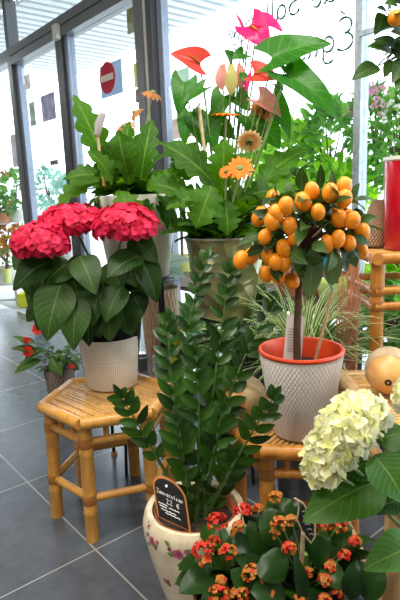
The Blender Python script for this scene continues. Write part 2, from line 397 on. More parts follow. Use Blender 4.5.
trim(9, M['alu_light'], (uD - .03, uD + .018, V0 - .045, V0 + .03, 0, 3.02))
trim(10, M['alu_dark'], (uD - .09, uD - .032, V0 - .06, V0 + .06, 0, 3.02))
trim(11, M['alu_blue'], (uD - .145, uD - .095, V0 - .02, V0 + .03, 0, 3.02))
trim(12, M['alu_dark'], (uD, uL - .03, V0 - .02, V0 + .02, 0, .012))
trim(13, M['alu'], (URIGHT, uD - .145, V0 - .03, V0 + .03, 0, .10))
b = MB(); b.wbox(uR - .017, uR + .017, V0 - .03, V0 + .03, .10, 3.02)
for i in range(30): b.wbox(uR - .006, uR + .006, V0 - .032, V0 - .03, .8 + i * .07, .83 + i * .07)
b.box(W(uR - .017, V0 - .05, S(368, 35)[1] - .01), AU * -.2, AV * .02, (0, 0, .02))
struct(b.build('trim_14', M['galv'], smooth=False))
def pane(i, u0, u1, z0, z1): trim(i, M['glass'], (u0, u1, V0 - .004, V0 + .004, z0, z1), nm='window')
pane(1, uL + .05, ULEFT, .012, zH0 + .05); pane(2, uL + .05, ULEFT, zH1, 3.02); pane(3, uD + .1, uL - .03, zH1, 3.02)
pane(4, uM + .09, uL - .11, .012, zH0); pane(5, uD + .1, uM - .09, .012, zH0)
pane(6, uR + .017, uD - .145, .1, 3.02); pane(7, URIGHT, uR - .017, .1, 3.02)

def quad_uz(pts): return [S(*p) for p in pts]
def poster(name, px, mat, label, cat, v=V0 - .006, group=None):
    q = quad_uz(px); u0 = (q[0][0] + q[3][0]) / 2; u1 = (q[1][0] + q[2][0]) / 2; z1 = (q[0][1] + q[1][1]) / 2; z0 = (q[2][1] + q[3][1]) / 2
    b = MB(); b.wbox(u0, u1, v - .002, v, z0, z1); return tag(b.build(name, mat, smooth=False), label, cat), (u0, u1, z0, z1)
PO = 'sheets stuck to the shop front glass'
po, q = poster('no_entry_sheet', [(101, 67), (122, 58), (124, 92), (102, 100)], M['sign_paper'], 'pale blue sheet with a red no entry disc stuck on door glass', 'sign')
cu = S(108.5, 78); rz = (S(108.5, 61.5)[1] - S(108.5, 94)[1]) / 2
b = MB(); b.tube([W(cu[0], V0 - .0085, cu[1]), W(cu[0], V0 - .0115, cu[1])], rz, 40); dsc = b.build('red_disc', M['red_sign'], po, smooth=False)
b = MB(); b.wbox(cu[0] - rz * .8, cu[0] + rz * .8, V0 - .014, V0 - .0118, cu[1] - rz * .2, cu[1] + rz * .2); b.build('white_bar', M['paper'], dsc, smooth=False)
for nm, px, mt, lb, ct in [
    ('poster', [(41, 97), (55, 91), (57, 118), (44, 123)], 'po_violet', 'violet grey poster on the glass of the narrow left door pane', 'poster'),
    ('poster', [(30, 103), (35, 101), (37, 125), (31, 127)], 'po_green', 'grey green poster beside the left shop front post', 'poster'),
    ('poster', [(11, 136), (17, 133), (21, 166), (14, 168)], 'po_grey', 'tall pale grey poster on the glass left of the leftmost post', 'poster'),
    ('poster', [(134, 64), (145, 60), (147, 84), (136, 88)], 'po_yellow', 'yellow leaflet on the door glass right of the no entry sign', 'poster'),
    ('poster', [(136, 90), (147, 86), (148, 100), (137, 103)], 'po_photo', 'small brown photo leaflet directly under the yellow leaflet', 'poster'),
    ('poster', [(127, 10), (142, 3), (143, 27), (129, 36)], 'po_brown', 'olive brown poster high in the top corner of the door glass', 'poster'),
    ('sticker', [(59, 52), (64, 50), (64, 58), (60, 60)], 'po_orange', 'small orange sticker at the top of the narrow door pane', 'sticker'),
    ('sticker', [(51, 161), (59, 159), (59, 164), (51, 166)], 'po_photo', 'small brown plate low on the narrow door pane', 'sticker'),
    ('sticker', [(25, 76), (30, 74), (31, 88), (27, 90)], 'po_pink', 'small pink notice near the top of the left post', 'sticker'),
    ('poster', [(174, 122), (194, 112), (194, 134), (174, 142)], 'po_pink', 'pale pink sheet on the big window below the red anthurium', 'poster'),
    ('poster', [(176, 72), (190, 66), (190, 84), (176, 90)], 'po_mint', 'pale mint sheet on the big window behind the red anthurium', 'poster')]:
    poster(nm, px, M[mt], lb, ct)
sz = S(66, 34); b = MB(); b.wbox(sz[0] - .035, sz[0] + .035, V0 - .10, V0 - .066, sz[1] - .055, sz[1] + .055)
tag(b.build('door_sensor', M['white_box'], smooth=False), 'small white sensor box on the grey door header', 'sensor')

# mirrored script painted on the outer face of the window (strokes in letter units, y up, reads from outside)
def arc(cx, cy, rx, ry, a0, a1, n=12): return [(cx + rx * math.cos(math.radians(a0 + (a1 - a0) * i / n)), cy + ry * math.sin(math.radians(a0 + (a1 - a0) * i / n))) for i in range(n + 1)]
GL = {
 'S': ([arc(.32, .75, .26, .24, 20, 270) + arc(.30, .25, .28, .26, 90, -160)], .75),
 'a': ([arc(.28, .28, .24, .28, 40, 400), [(.5, .5), (.5, .1), (.6, 0)]], .68),
 'l': ([[(.12, 1.02), (.12, .1), (.2, 0)]], .32),
 'e': ([[(.08, .28), (.48, .3)] + arc(.28, .28, .22, .28, 10, 310)], .6),
 's': ([arc(.24, .4, .17, .13, 20, 260) + arc(.22, .14, .19, .14, 80, -160)], .52),
 'i': ([[(.12, .52), (.12, .1), (.2, 0)], arc(.12, .72, .03, .03, 0, 360, 6)], .32),
 'g': ([arc(.28, .3, .24, .26, 40, 400), [(.5, .52), (.5, -.1)] + arc(.26, -.14, .24, .2, 0, -150)], .66),
 'E': ([arc(.4, .76, .3, .26, 40, 265) + arc(.4, .24, .36, .28, 95, 320), [(.38, 1.12), (.56, 1.26)]], .8),
 'd': ([arc(.28, .28, .24, .28, 40, 400), [(.52, 1.0), (.52, .1), (.6, 0)]], .68),
}
def script(word, startpx, scale, name, label):
    u, z = S(*startpx); b = MB(); x = 0
    for ch in word:
        st, adv = GL[ch]
        for s_ in st:
            pts = [W(u + (x + px) * scale, V0 + .0065, z + py * scale) for px, py in s_]
            b.tube(pts, [.003 + .003 * abs(math.sin(i * .7)) for i in range(len(pts))], 5)
        x += adv
    return tag(b.build(name, M['writing']), label, 'window lettering')
# seen from the street +AU runs left to right, so the words read mirrored from inside
script('Eglise', (353, 46), .125, 'window_lettering', 'dark green mirrored script word beginning with an accented capital on window')
script('Salle', (299, 12), .11, 'window_lettering', 'dark green mirrored script word with double l on window top')
script('de', (337, -1), .12, 'window_lettering', 'mirrored script strokes cut by top of the window view')
b = MB(); u, z = S(240, 36)
for k, (dx, dz, r) in enumerate([(0, 0, .05), (.05, -.06, .035), (-.06, .05, .03), (.07, .03, .025), (-.02, -.09, .03)]):
    pts = [W(u + dx + r * (1 - i / 20) * math.cos(i * .5 + k), V0 + .0065, z + dz + r * (1 - i / 20) * math.sin(i * .5 + k)) for i in range(17)]
    b.tube(pts, .0032, 5)
tag(b.build('window_ornament', M['writing']), 'painted dark scroll ornament on window behind the pink anthurium flowers', 'window lettering')

# ------------------------------------------------------------------ bamboo furniture
def pole(b, p, q, r, nodes=2, n=12):
    p, q = V(p), V(q); L_ = (q - p).length; pts = []; rad = []
    ts = sorted([0, 1] + [t_ for k in range(nodes) for t_ in ((k + .5) / nodes - .012 / L_ * .6, (k + .5) / nodes, (k + .5) / nodes + .012 / L_ * .6)])
    for t_ in ts:
        pts.append(p.lerp(q, t_)); rad.append(r * (1.09 if any(abs(t_ - (k + .5) / nodes) < 1e-6 for k in range(nodes)) else 1))
    b.tube(pts, rad, n)
    return b
def stool(name, label, cen, H, R0, rot, n=6, legm='bamboo', lr=.024, low=.16, mid=.10, spind=2, inset=.035, sy=1.0, group='bamboo stools', splay=.012, top2=None):
    cx, cy = cen; t_ = thing(name, label, 'stool', (cx, cy, 0))
    def vtx(k, rad, z):
        a = math.radians(rot) + 2 * PI * k / n; return V((cx + rad * math.cos(a), cy + sy * rad * math.sin(a), z))
    ra = .021
    for k in range(n):
        pole(MB(), vtx(k, R0 - .005, H - ra), vtx(k + 1, R0 - .005, H - ra), ra, 1).build('edge_rail', M[legm], t_)
        a0, a1 = vtx(k, R0 - inset + splay, 0), vtx(k, R0 - inset, H - .03)
        lb = MB(); leg_ = pole(lb, a0, a1, lr, 2, 14).build('leg', M[legm], t_)
        zz = H - mid; pole(MB(), vtx(k, R0 - inset + .004, zz), vtx(k + 1, R0 - inset + .004, zz), .0145, 1).build('upper_stretcher', M[legm], t_)
        pole(MB(), vtx(k, R0 - inset + .008, low), vtx(k + 1, R0 - inset + .008, low), .0145, 1).build('lower_stretcher', M[legm], t_)
        for zc in (zz, low):
            bb = MB(); c_ = a0.lerp(a1, zc / (H - .03)); dv = (a1 - a0).normalized()
            bb.tube([c_ - dv * .018, c_ - dv * .012, c_ + dv * .012, c_ + dv * .018], [lr * 1.02, lr * 1.1, lr * 1.1, lr * 1.02], 14)
            bb.build('binding', M['binding'], leg_)
        for s_ in range(spind):
            f_ = (s_ + 1) / (spind + 1); p_ = vtx(k, R0 - inset + .004, 0).lerp(vtx(k + 1, R0 - inset + .004, 0), f_)
            pole(MB(), (p_.x, p_.y, zz + .008), (p_.x, p_.y, H - .03), .0105, 1, 8).build('spindle', M[legm], t_)
    # slats, parallel to one edge
    b = MB(); d = (vtx(1, 1, 0) - vtx(0, 1, 0)).normalized() if n == 6 else V((1, 0, 0)); e = V((-d.y, d.x, 0))
    poly = [vtx(k, R0 - .02, 0) for k in range(n)]; c0 = V((cx, cy, 0)); off = -R0; step = .0165; i = 0
    while off < R0:
        # clip line c0+e*off along d against poly
        ts = []
        for k in range(n):
            p_, q_ = poly[k], poly[(k + 1) % n]; den = (q_ - p_).dot(e)
            if abs(den) < 1e-7: continue
            s_ = (off - (p_ - c0).dot(e)) / den
            if 0 <= s_ <= 1: ts.append((p_ + (q_ - p_) * s_ - c0).dot(d))
        if len(ts) >= 2 and max(ts) - min(ts) > .04:
            jz = R_.uniform(-.0015, .0015); b.m = i % 2
            b.tube([c0 + e * off + d * min(ts) + V((0, 0, H - .017 + jz)), c0 + e * off + d * max(ts) + V((0, 0, H - .017 + jz))], .0074, 7)
        off += step; i += 1
    b.build('seat_slats', [M['slat'], M['slat_pale']], t_)
    b = MB(); b.tube([vtx(0, R0 - .03, H - .035), vtx(n // 2, R0 - .03, H - .035)], .009, 8); b.build('seat_batten', M['slat'], t_)
    return t_
S1 = (-.367, 1.91)
stool('bamboo_stool', 'hexagonal bamboo stool under the red hydrangea, standing clear on the floor', S1, .472, .252, 17)
K = P(301, 425, 1.43)
S2H = K.z - .02
stool('bamboo_stool', 'hexagonal bamboo stool under the kumquat tree in the woven pot', (K.x - .005, 1.50), .52, .21, -68, legm='bamboo_deep', low=.13, lr=.022, inset=.042)
S2H = .52
# ------------------------------------------------------------------ pots and helpers
def pot(parent, c, r0, r1, h, mat, name='pot', th=.008, prof=None, n=48, rim=0):
    c = V(c); b = MB()
    pr = prof or [(0, 0), (r0 * .97, 0), (r0, .004), (r0 + (r1 - r0) * .5, h * .5), (r1, h - .006)]
    r1 = pr[-1][0]
    if rim: pr = pr + [(r1 + rim, h - .012), (r1 + rim, h)]
    pr = pr + [(r1 - th * .3, h), (r1 - th, h - .004), (r1 - th - .004, h * .6)]
    b.lathe(pr, c, n); return b.build(name, mat, parent)
def soil(parent, c, r, ): 
    b = MB(); c = V(c); b.lathe([(r, -.02), (r * .98, 0), (r * .5, .006), (0.0005, .008)], c, 24); return b.build('soil', M['soil'], parent)
UPV = V((0, 0, 1)); TOCAM = V((0, -1, .25))
def rdir(el0, el1, az0=0, az1=360):
    a = math.radians(R_.uniform(az0, az1)); e = math.radians(R_.uniform(el0, el1)); return V((math.cos(a) * math.cos(e), math.sin(a) * math.cos(e), math.sin(e)))
def mop(c, rx, ry, rz, n, mat, fs, parent, loose=.35, name='flower_head', low=-.45):
    b = MB(); c = V(c); ga = PI * (3 - 5 ** .5)
    for i in range(n):
        z = 1 - (1 - low) * (i + .5) / n; r = math.sqrt(max(0, 1 - z * z)); a = i * ga
        d = V((r * math.cos(a), r * math.sin(a), z)) + V((R_.uniform(-.1, .1), R_.uniform(-.1, .1), R_.uniform(-.1, .1)))
        d.normalize(); k = R_.uniform(.80, 1.10); p = c + V((d.x * rx, d.y * ry, d.z * rz)) * k
        nn = (d + V((R_.uniform(-loose, loose), R_.uniform(-loose, loose), R_.uniform(-.2, .4)))).normalized(); _, sx, sy = basis(nn); ph = R_.random() * PI
        f = fs * R_.uniform(.8, 1.2)
        for q in range(4):
            aa = ph + q * PI / 2; dv = sx * math.cos(aa) + sy * math.sin(aa)
            b.leaf(p, p + dv * f + nn * f * (.12 if loose < .5 else R_.uniform(.1, .6)), nn, f * 1.15, 'petal', .1, .1, 2, 3, wave=.06 if loose < .5 else .12)
    b.ball(c, min(rx, ry) * .72, rz * .72, n=14, m=8)
    return b.build(name, mat, parent)
def stems(parent, pts_list, r, mat, name='stem'):
    for pts in pts_list: MB_ = MB(); MB_.tube(pts, r, 7); MB_.build(name, mat, parent)

# ------------------------------------------------------------------ red hydrangea on the left stool
C1 = V((S1[0] + .005, S1[1] - .055, .4625)); pb = P(105, 388, 1.86)
C1 = V((pb.x, PZ(105, 392, .4665).y + .097, .4665))
t = thing('potted_hydrangea', 'crimson mophead hydrangea in a ribbed cream pot on the bamboo stool', 'potted plant', C1)
pot(t, C1, .100, .121, .205, M['ribbed'])
pot(t, C1 + V((.012, .01, .02)), .090, .124, .28, M['black_plastic'], 'nursery_pot')
soil(t, C1 + V((.012, .01, .29)), .112)
HY = .08
for (cx, cy, Yc, rx, rz) in [(40, 244, 1.75, .088, .066), (72, 223, 1.88, .115, .060), (126, 226, 1.80, .106, .070)]:
    c = P(cx, cy, Yc + HY); h_ = mop(c, rx * 1.05, rx, rz * 1.05, 300, L['pink'], .0175, t)
    b = MB(); b.tube(bez(C1 + V((.01, 0, .29)), C1 + V((.0, 0, .4)), c, 8), .005, 7); b.build('stem', M['stem'], t)
b = MB()
for (bx, by, tx, ty, w, yb, yt) in [(62, 282, 46, 341, 36, 1.76, 1.66), (77, 296, 73, 350, 29, 1.74, 1.66), (122, 286, 105, 322, 27, 1.76, 1.68), (140, 256, 106, 277, 28, 1.78, 1.68), (80, 256, 96, 294, 27, 1.77, 1.67),
    (52, 260, 12, 289, 32, 1.78, 1.72), (100, 292, 92, 326, 22, 1.77, 1.7), (46, 302, 26, 322, 20, 1.78, 1.75), (138, 254, 158, 303, 25, 1.86, 1.84), (130, 238, 158, 262, 24, 1.88, 1.84),
    (70, 262, 44, 284, 30, 1.82, 1.74), (92, 262, 66, 282, 28, 1.84, 1.76), (110, 262, 122, 290, 28, 1.84, 1.78), (36, 262, 30, 300, 28, 1.82, 1.8), (60, 300, 36, 330, 28, 1.8, 1.76), (118, 250, 140, 288, 30, 1.86, 1.8),
    (84, 290, 100, 338, 30, 1.84, 1.78), (120, 300, 128, 334, 26, 1.84, 1.8), (92, 304, 88, 346, 26, 1.78, 1.72), (108, 304, 110, 342, 26, 1.8, 1.74), (126, 302, 132, 336, 26, 1.84, 1.8), (132, 292, 142, 318, 22, 1.86, 1.84), (70, 270, 84, 320, 34, 1.84, 1.78), (100, 270, 112, 316, 32, 1.86, 1.8), (50, 280, 30, 312, 30, 1.88, 1.84), (28, 256, 14, 270, 20, 1.8, 1.76)]:
    yb += HY; yt += HY; p, q = P(bx, by, yb), P(tx, ty, yt); b.leaf(p, q, V((R_.uniform(-.3, .3), -.8, .75)), w / FPX * (yb + .05) * 1.12, 'ovate', .18, .10, 6, 12, wave=.035, curl=.06)
for i in range(26):
    d = rdir(5, 60); p = C1 + V((0, 0, .30)) + V((d.x * .05, d.y * .05, R_.uniform(0, .12))); q = p + V((d.x * .15, d.y * .13, R_.uniform(-.03, .09)))
    b.leaf(p, q, UPV + d * .3, R_.uniform(.07, .10), 'ovate', .18, .12, 4, 8, wave=.03, curl=.1)
b.build('foliage', L['hyd'], t)

# ------------------------------------------------------------------ kumquat tree
KB = V((K.x, 1.43, S2H - .005)); rr = 56 / 2 / FPX * 1.55
t = thing('kumquat_tree', 'kumquat tree full of orange fruit in a woven white pot with orange inner rim', 'potted plant', KB)
rt = P(301, 352, 1.43).z - KB.z
pot(t, KB, .082, .118, rt, M['woven'], th=.01)
b = MB(); b.lathe([(.1085, rt - .006), (.110, rt + .002), (.119, rt + .003), (.121, rt + .008), (.119, rt + .013), (.112, rt + .012), (.107, rt + .002), (.098, rt - .06)], KB, 48); b.build('inner_pot', M['orange_rim'], t)
soil(t, KB + V((0, 0, rt - .045)), .10)
TK = [P(297, 366, 1.44), P(297, 330, 1.44), P(299, 290, 1.43), P(303, 262, 1.44), P(306, 238, 1.44)]
TK[0].z = KB.z + rt - .05
b = MB(); b.tube(TK, [.0115, .0105, .010, .010, .007], 10); b.build('trunk', M['bark'], t)
KC = P(306, 228, 1.45)
fr = [(286, 206), (303, 202), (312, 191), (330, 193), (344, 187), (272, 221), (290, 226), (295, 237), (265, 237), (327, 244), (338, 239), (339, 218), (352, 220), (362, 233), (361, 250), (349, 243), (266, 274), (279, 275), (292, 281), (269, 256), (251, 256), (241, 260), (276, 214), (318, 212), (284, 249), (344, 199), (276, 262), (285, 262)]
front = {(327, 244), (290, 226), (265, 274), (251, 256), (286, 206), (339, 218), (330, 193), (266, 274), (303, 202)}
fp = []
for (x, y) in fr:
    dx, dy = (x - 306) / 62, (y - 228) / 58; dep = math.sqrt(max(.05, 1 - dx * dx - dy * dy)) * .14
    p = P(x, y, 1.45 - dep * R_.uniform(.65, .95)); fp.append(p); b = MB(); ax = V((R_.uniform(-.35, .35), R_.uniform(-.3, .3), 1)).normalized(); r = R_.uniform(.0186, .0216)
    b.ball(p, r, r * R_.uniform(1.14, 1.34), ax, 16, 10); f_ = b.build('fruit', M['kumquat'], t)
for i in range(10):
    d = rdir(-20, 50, 20, 160); p = KC + V((d.x * .14, d.y * .13, d.z * .12)); fp.append(p); b = MB(); b.ball(p, .0215, .025, n=12, m=8); b.build('fruit', M['kumquat'], t)
b = MB()
for p in fp:
    m_ = TK[3].lerp(TK[4], R_.random()); b.tube(bez(m_, (m_ + p) / 2 + V((0, 0, .04)), p + V((0, 0, .022)), 6), [.0045, .004, .0035, .003, .0025, .002, .0016], 5)
b.build('branches', M['bark'], t)
b = MB()
for i in range(170):
    d = rdir(-45, 62); k = R_.uniform(.4, .98); p = KC + V((d.x * .155 * k, d.y * .135 * k, d.z * .14 * k - .005)); q = p + (d * .6 + V((R_.uniform(-.6, .6), R_.uniform(-.6, .6), R_.uniform(-.75, .35)))).normalized() * R_.uniform(.05, .085)
    b.leaf(p, q, d + UPV * .4 + TOCAM * .2, R_.uniform(.024, .038), 'lance', .3, .08, 2, 6, curl=.1)
b.build('foliage', L['kum'], t)
b = MB()
b.leaf(P(314, 246, 1.37), P(308, 302, 1.34), TOCAM, .058, 'lance', .2, .05, 4, 8); b.leaf(P(332, 250, 1.38), P(332, 286, 1.36), TOCAM, .052, 'round', .2, .05, 4, 8)
b.leaf(P(350, 250, 1.42), P(356, 268, 1.42), TOCAM, .03, 'lance', .2, .05, 4, 8)
b.build('hanging_leaves', L['kumbig'], t)
# card and stake standing in the kumquat pot
t = thing('care_card', 'white printed care card standing in the kumquat pot behind the trunk', 'plant label', P(293, 366, 1.47))
c = [P(283, 362, 1.47), P(301, 363, 1.47), P(305, 318, 1.48), P(287, 316, 1.48)]
b = MB(); v_ = [c[0], c[1], c[2], P(303, 316, 1.48), P(289, 314, 1.48), c[3]]; n_ = len(v_); b.v = [tuple(p) for p in v_] + [tuple(p + V((0, .002, 0))) for p in v_]
b.face(list(range(n_))); b.face(list(range(n_, 2 * n_))[::-1])
for i in range(n_): b.face((i, (i + 1) % n_, n_ + (i + 1) % n_, n_ + i)[::-1])
b.build('card', M['paper'], t, smooth=False)
b = MB()
for k in range(9):
    f0 = .25 + k * .06; l_ = c[0].lerp(c[3], f0).lerp(c[1].lerp(c[2], f0), .15); r_ = c[0].lerp(c[3], f0).lerp(c[1].lerp(c[2], f0), R_.uniform(.6, .85)); b.tube([l_ - V((0, .001, 0)), r_ - V((0, .001, 0))], .0006, 4)
hc = c[3].lerp(c[2], .5).lerp(c[0].lerp(c[1], .5), .1); b.tube([hc + V((0, -.0015, 0)), hc + V((0, -.0005, 0))], .004, 12)
b.build('printing', M['slate'], t)
t = thing('plant_stake', 'pale wooden stake with a teal clip leaning in the kumquat pot', 'plant stake', P(316, 362, 1.40))
b = MB(); b.tube([P(315, 362, 1.40), P(333, 290, 1.37)], [.0045, .005], 8); b.build('stick', M['wood'], t)
p = P(322, 266, 1.36); b = MB(); b.tube([P(319, 276, 1.36), P(324, 257, 1.36)], [.006, .009], 6); b.tube([P(333, 290, 1.37), P(324, 276, 1.362), P(320, 274, 1.36)], .002, 6); b.build('clip', M['teal'], t)

# ------------------------------------------------------------------ gourds
def gourd(name, label, cen, ax, r, ln, mats, rest):
    t_ = thing(name, label, 'squash', cen); b = MB(); n = 40; rows = []; a, sx, sy = basis(V(ax)); m = 24; c = V(cen)
    for i in range(m + 1):
        q = .5 - .5 * math.cos(PI * i / m); z = -ln / 2 + ln * q; w = math.sqrt(max(0, math.sin(PI * q))) * (1 - .12 * q)
        rows.append([c + a * z + (sx * math.cos(2 * PI * k / n) + sy * math.sin(2 * PI * k / n)) * r * max(w, .02) * (1 + .025 * math.cos(8 * 2 * PI * k / n) * math.sin(PI * q)) for k in range(n)])
    b.grid(rows, closed=True); b.build('skin', mats[0], t_); return t_, c, a, sx, sy
GH = .66
# ------------------------------------------------------------------ bamboo table on the right and tall stand
def table(name, label, x0, x1, y0, y1, H, m1, lr=.023, rails=(), cat='table', slat_dir='x'):
    t_ = thing(name, label, cat, ((x0 + x1) / 2, (y0 + y1) / 2, 0)); ra = .021
    cs = [V((x0, y0, 0)), V((x1, y0, 0)), V((x1, y1, 0)), V((x0, y1, 0))]
    for k in range(4):
        p, q = cs[k], cs[(k + 1) % 4]; d = (q - p).normalized() * .02; up = V((0, 0, H - ra))
        pole(MB(), p - d + up, q + d + up, ra, 2).build('edge_rail', M[m1], t_)
        ins = ((x0 + x1) / 2 - p.x, (y0 + y1) / 2 - p.y); lp = p + V((math.copysign(.012, ins[0]), math.copysign(.012, ins[1]), 0))
        leg_ = pole(MB(), lp, lp + V((0, 0, H - .03)), lr, 3, 14).build('leg', M[m1], t_)
        for z, r_ in rails: pole(MB(), p + V((0, 0, z)), q + V((0, 0, z)), r_, 1).build('stretcher', M[m1], t_)
        for z, r_ in rails:
            bb = MB(); bb.tube([lp + V((0, 0, z - .018)), lp + V((0, 0, z - .012)), lp + V((0, 0, z + .012)), lp + V((0, 0, z + .018))], [lr * 1.02, lr * 1.1, lr * 1.1, lr * 1.02], 14)
            bb.build('binding', M['binding'], leg_)
    b = MB(); k = 0; y = y0 + .03
    while y < y1 - .02:
        b.m = k % 2; b.tube([V((x0 + .01, y, H - .016)), V((x1 - .01, y, H - .016))], .0074, 7); y += .0165; k += 1
    b.build('top_slats', [M['slat'], M['slat_pale']], t_); return t_
L0 = PZ(343, 371, GH); L1 = PZ(393, 436, GH)
TX = (L0.x + L1.x) / 2
table('bamboo_table', 'low bamboo table beside the kumquat pot carrying the squash', TX, TX + .42, L1.y + .0, L0.y, GH, 'slat_pale', rails=((.56, .013), (.2, .014)))
TT = P(377, 300, 1.80); TH = P(377, 252, 1.80).z
table('tall_bamboo_stand', 'tall bamboo stand carrying the red vase at right', TT.x - .012, TT.x + .36, 1.80 - .012, 2.10, TH, 'bamboo_deep', lr=.024, rails=((TH - .135, .0145), (TH - .19, .016), (.3, .015)), cat='stand')
# squash with its stalk scar showing, lying on the table
gc = P(389, 371, 1.33); gr = .064; gc.z = GH + gr * .98
def gw(q): return math.sin(PI * q) ** .5 * (1 - .12 * q)
def squash(label, gc, ax, r, ln):
    t, c, a, sx, sy = gourd('butternut_squash', label, gc, ax, r, ln, [M['squash']], 0)
    b = MB(); zt = ln * .5; b.lathe([(.011, -.006), (.008, .001), (.005, .0015), (.003, -.001), (.0004, -.002)], c + a * zt, 14, a); b.build('scar', M['soil'], t)
    b = MB(); b.lathe([(r * 1.02 * gw(q / 40) + .001, -ln / 2 + ln * q / 40) for q in range(1, 27)] + [(r * 1.0 * gw(27 / 40), -ln / 2 + ln * 27 / 40)], c, 48, a, rip=.012, ripn=24); b.build('pale_half', M['squash_pale'], t)
squash('tan butternut squash lying on the right bamboo table with its scar facing out', gc, (-.36, -.93, -.10), gr, .15)
gc2 = P(243, 397, 1.53); gr2 = .066; gc2.z = S2H + gr2
squash('pale squash lying on the kumquat stool, half hidden by glossy leaves', gc2, (-.85, -.5, -.05), gr2, .15)

# red vase with citrus, wicker cone
RV = V((P(383, 245, 1.93).x + .115, 1.93, TH - .006)); vh = P(390, 158, 1.93).z - RV.z
t = thing('potted_citrus', 'citrus tree with glossy leaves in a tall red vase on the tall stand', 'potted plant', RV)
pot(t, RV, .108, .114, vh, M['red_pot'], 'vase')
b = MB(); b.lathe([(.114, vh - .012), (.118, vh - .008), (.118, vh + .004), (.112, vh + .004)], RV, 48); b.build('rim', M['white_metal'], t)
soil(t, RV + V((0, 0, vh - .03)), .1)
tr0 = RV + V((.02, 0, vh - .03)); tr1 = P(412, 60, 1.93); b = MB(); b.tube(bez(tr0, (tr0 + tr1) / 2 + V((.02, 0, 0)), tr1, 8), .010, 9); b.build('trunk', M['bark'], t)
b = MB(); bl = MB()
for (x, y, tx, ty, w) in [(378, 66, 351, 81, 17), (392, 52, 367, 47, 16), (400, 50, 372, 40, 15), (384, 14, 374, 36, 15), (388, 8, 380, -6, 15), (398, 26, 378, 22, 15), (392, 60, 384, 78, 11), (404, 60, 392, 84, 16), (400, 10, 384, 4, 15), (408, 40, 390, 32, 16), (396, 40, 400, 62, 15), (390, 20, 376, 8, 14), (402, 70, 396, 92, 12)]:
    p, q = P(x, y, 1.9), P(tx, ty, 1.86 + R_.uniform(-.04, .04)); bl.leaf(p, q, TOCAM + V((R_.uniform(-.4, .4), 0, .3)), w / FPX * 1.9, 'ovate', .25, .08, 4, 8); b.tube([tr1.lerp(p, .0), (tr1 + p) / 2 + V((0, 0, .02)), p], [.005, .003, .002], 5)
for i in range(60):
    d = rdir(-50, 80); p = tr1 + V((.05, 0, .08)) + d * R_.uniform(.05, .17); bl.leaf(p, p + (d + V((0, 0, -.3))).normalized() * .08, d + UPV, .042, 'ovate', .25, .08, 2, 6)
b.build('branches', M['bark'], t); bl.build('foliage', L['kum'], t)
b = MB(); b.ball(P(396, 18, 1.84), .027, .025, n=16, m=10); b.build('fruit', M['kumquat'], t)
b = MB(); wc = V((P(372, 243, 2.03).x, 2.03, TH - .005)); b.lathe([(.0, 0), (.052, .001), (.056, .01), (.046, .09), (.032, .15), (.020, .178), (.0004, .18)], wc, 30, V((.12, 0, 1)))
tag(b.build('wicker_cone', M['wick2']), 'brown wicker cone beside the red vase on the tall stand', 'basket')
# ------------------------------------------------------------------ striped grass and twig bundle
GB = V((P(303, 372, 1.95).x, 1.95, 0)); gz = P(303, 375, 1.95).z
t = thing('potted_striped_grass', 'green and cream striped grass arching behind the kumquat pot', 'potted plant', GB)
pot(t, GB, .10, .13, gz, M['zinc_dark'], 'planter'); soil(t, GB + V((0, 0, gz - .02)), .115)
b = MB()
for i in range(420):
    a = R_.random() * 2 * PI; d = V((math.cos(a), math.sin(a) * .75, 0)); ln = R_.uniform(.22, .56); o = GB + V((0, 0, gz - .02)) + d * R_.uniform(0, .06)
    el = R_.uniform(.6, 1.5); pk = o + d * ln * .5 * math.cos(el) + V((0, 0, ln * .75 * math.sin(el))); en = pk + d * ln * (.35 + .4 * math.cos(el)) + V((0, 0, -ln * R_.uniform(-.15, .45)))
    pts = bez(o, pk, en, 7); w = R_.uniform(.006, .0105); sd = V((-d.y, d.x, 0)); rows = []
    for j, p in enumerate(pts):
        ww = w * (1 - (j / 7) ** 3); rows.append([p - sd * ww, p - V((0, 0, ww * .35)), p + sd * ww])
    b.grid(rows)
b.build('foliage', L['grass'], t)
TB = V((P(341, 372, 1.84).x, 1.84, 0)); tz0 = P(342, 345, 1.84).z; tz1 = P(348, 258, 1.84).z
t = thing('twig_bundle', 'upright bundle of reddish brown twigs between kumquat tree and tall stand', 'twigs', TB)
b = MB()
for i in range(40):
    a = R_.random() * 6.28; r0, r1 = R_.uniform(0, .02), R_.uniform(.01, .06); p = TB + V((r0 * math.cos(a), r0 * math.sin(a), 0)); q = TB + V((.03 + r1 * math.cos(a + .6), r1 * math.sin(a + .6), tz1 + R_.uniform(-.06, .05)))
    m_ = p.lerp(q, .6) + V((R_.uniform(-.02, .02), R_.uniform(-.014, .014), 0)); b.tube([p, p.lerp(q, .3), m_, q], [.0019, .0018, .0015, .0009], 5)
b.build('twigs', M['twig'], t)
b = MB(); b.tube([TB + V((.012, 0, .42)), TB + V((.012, 0, .45))], .027, 14); b.build('tie', M['binding'], t)

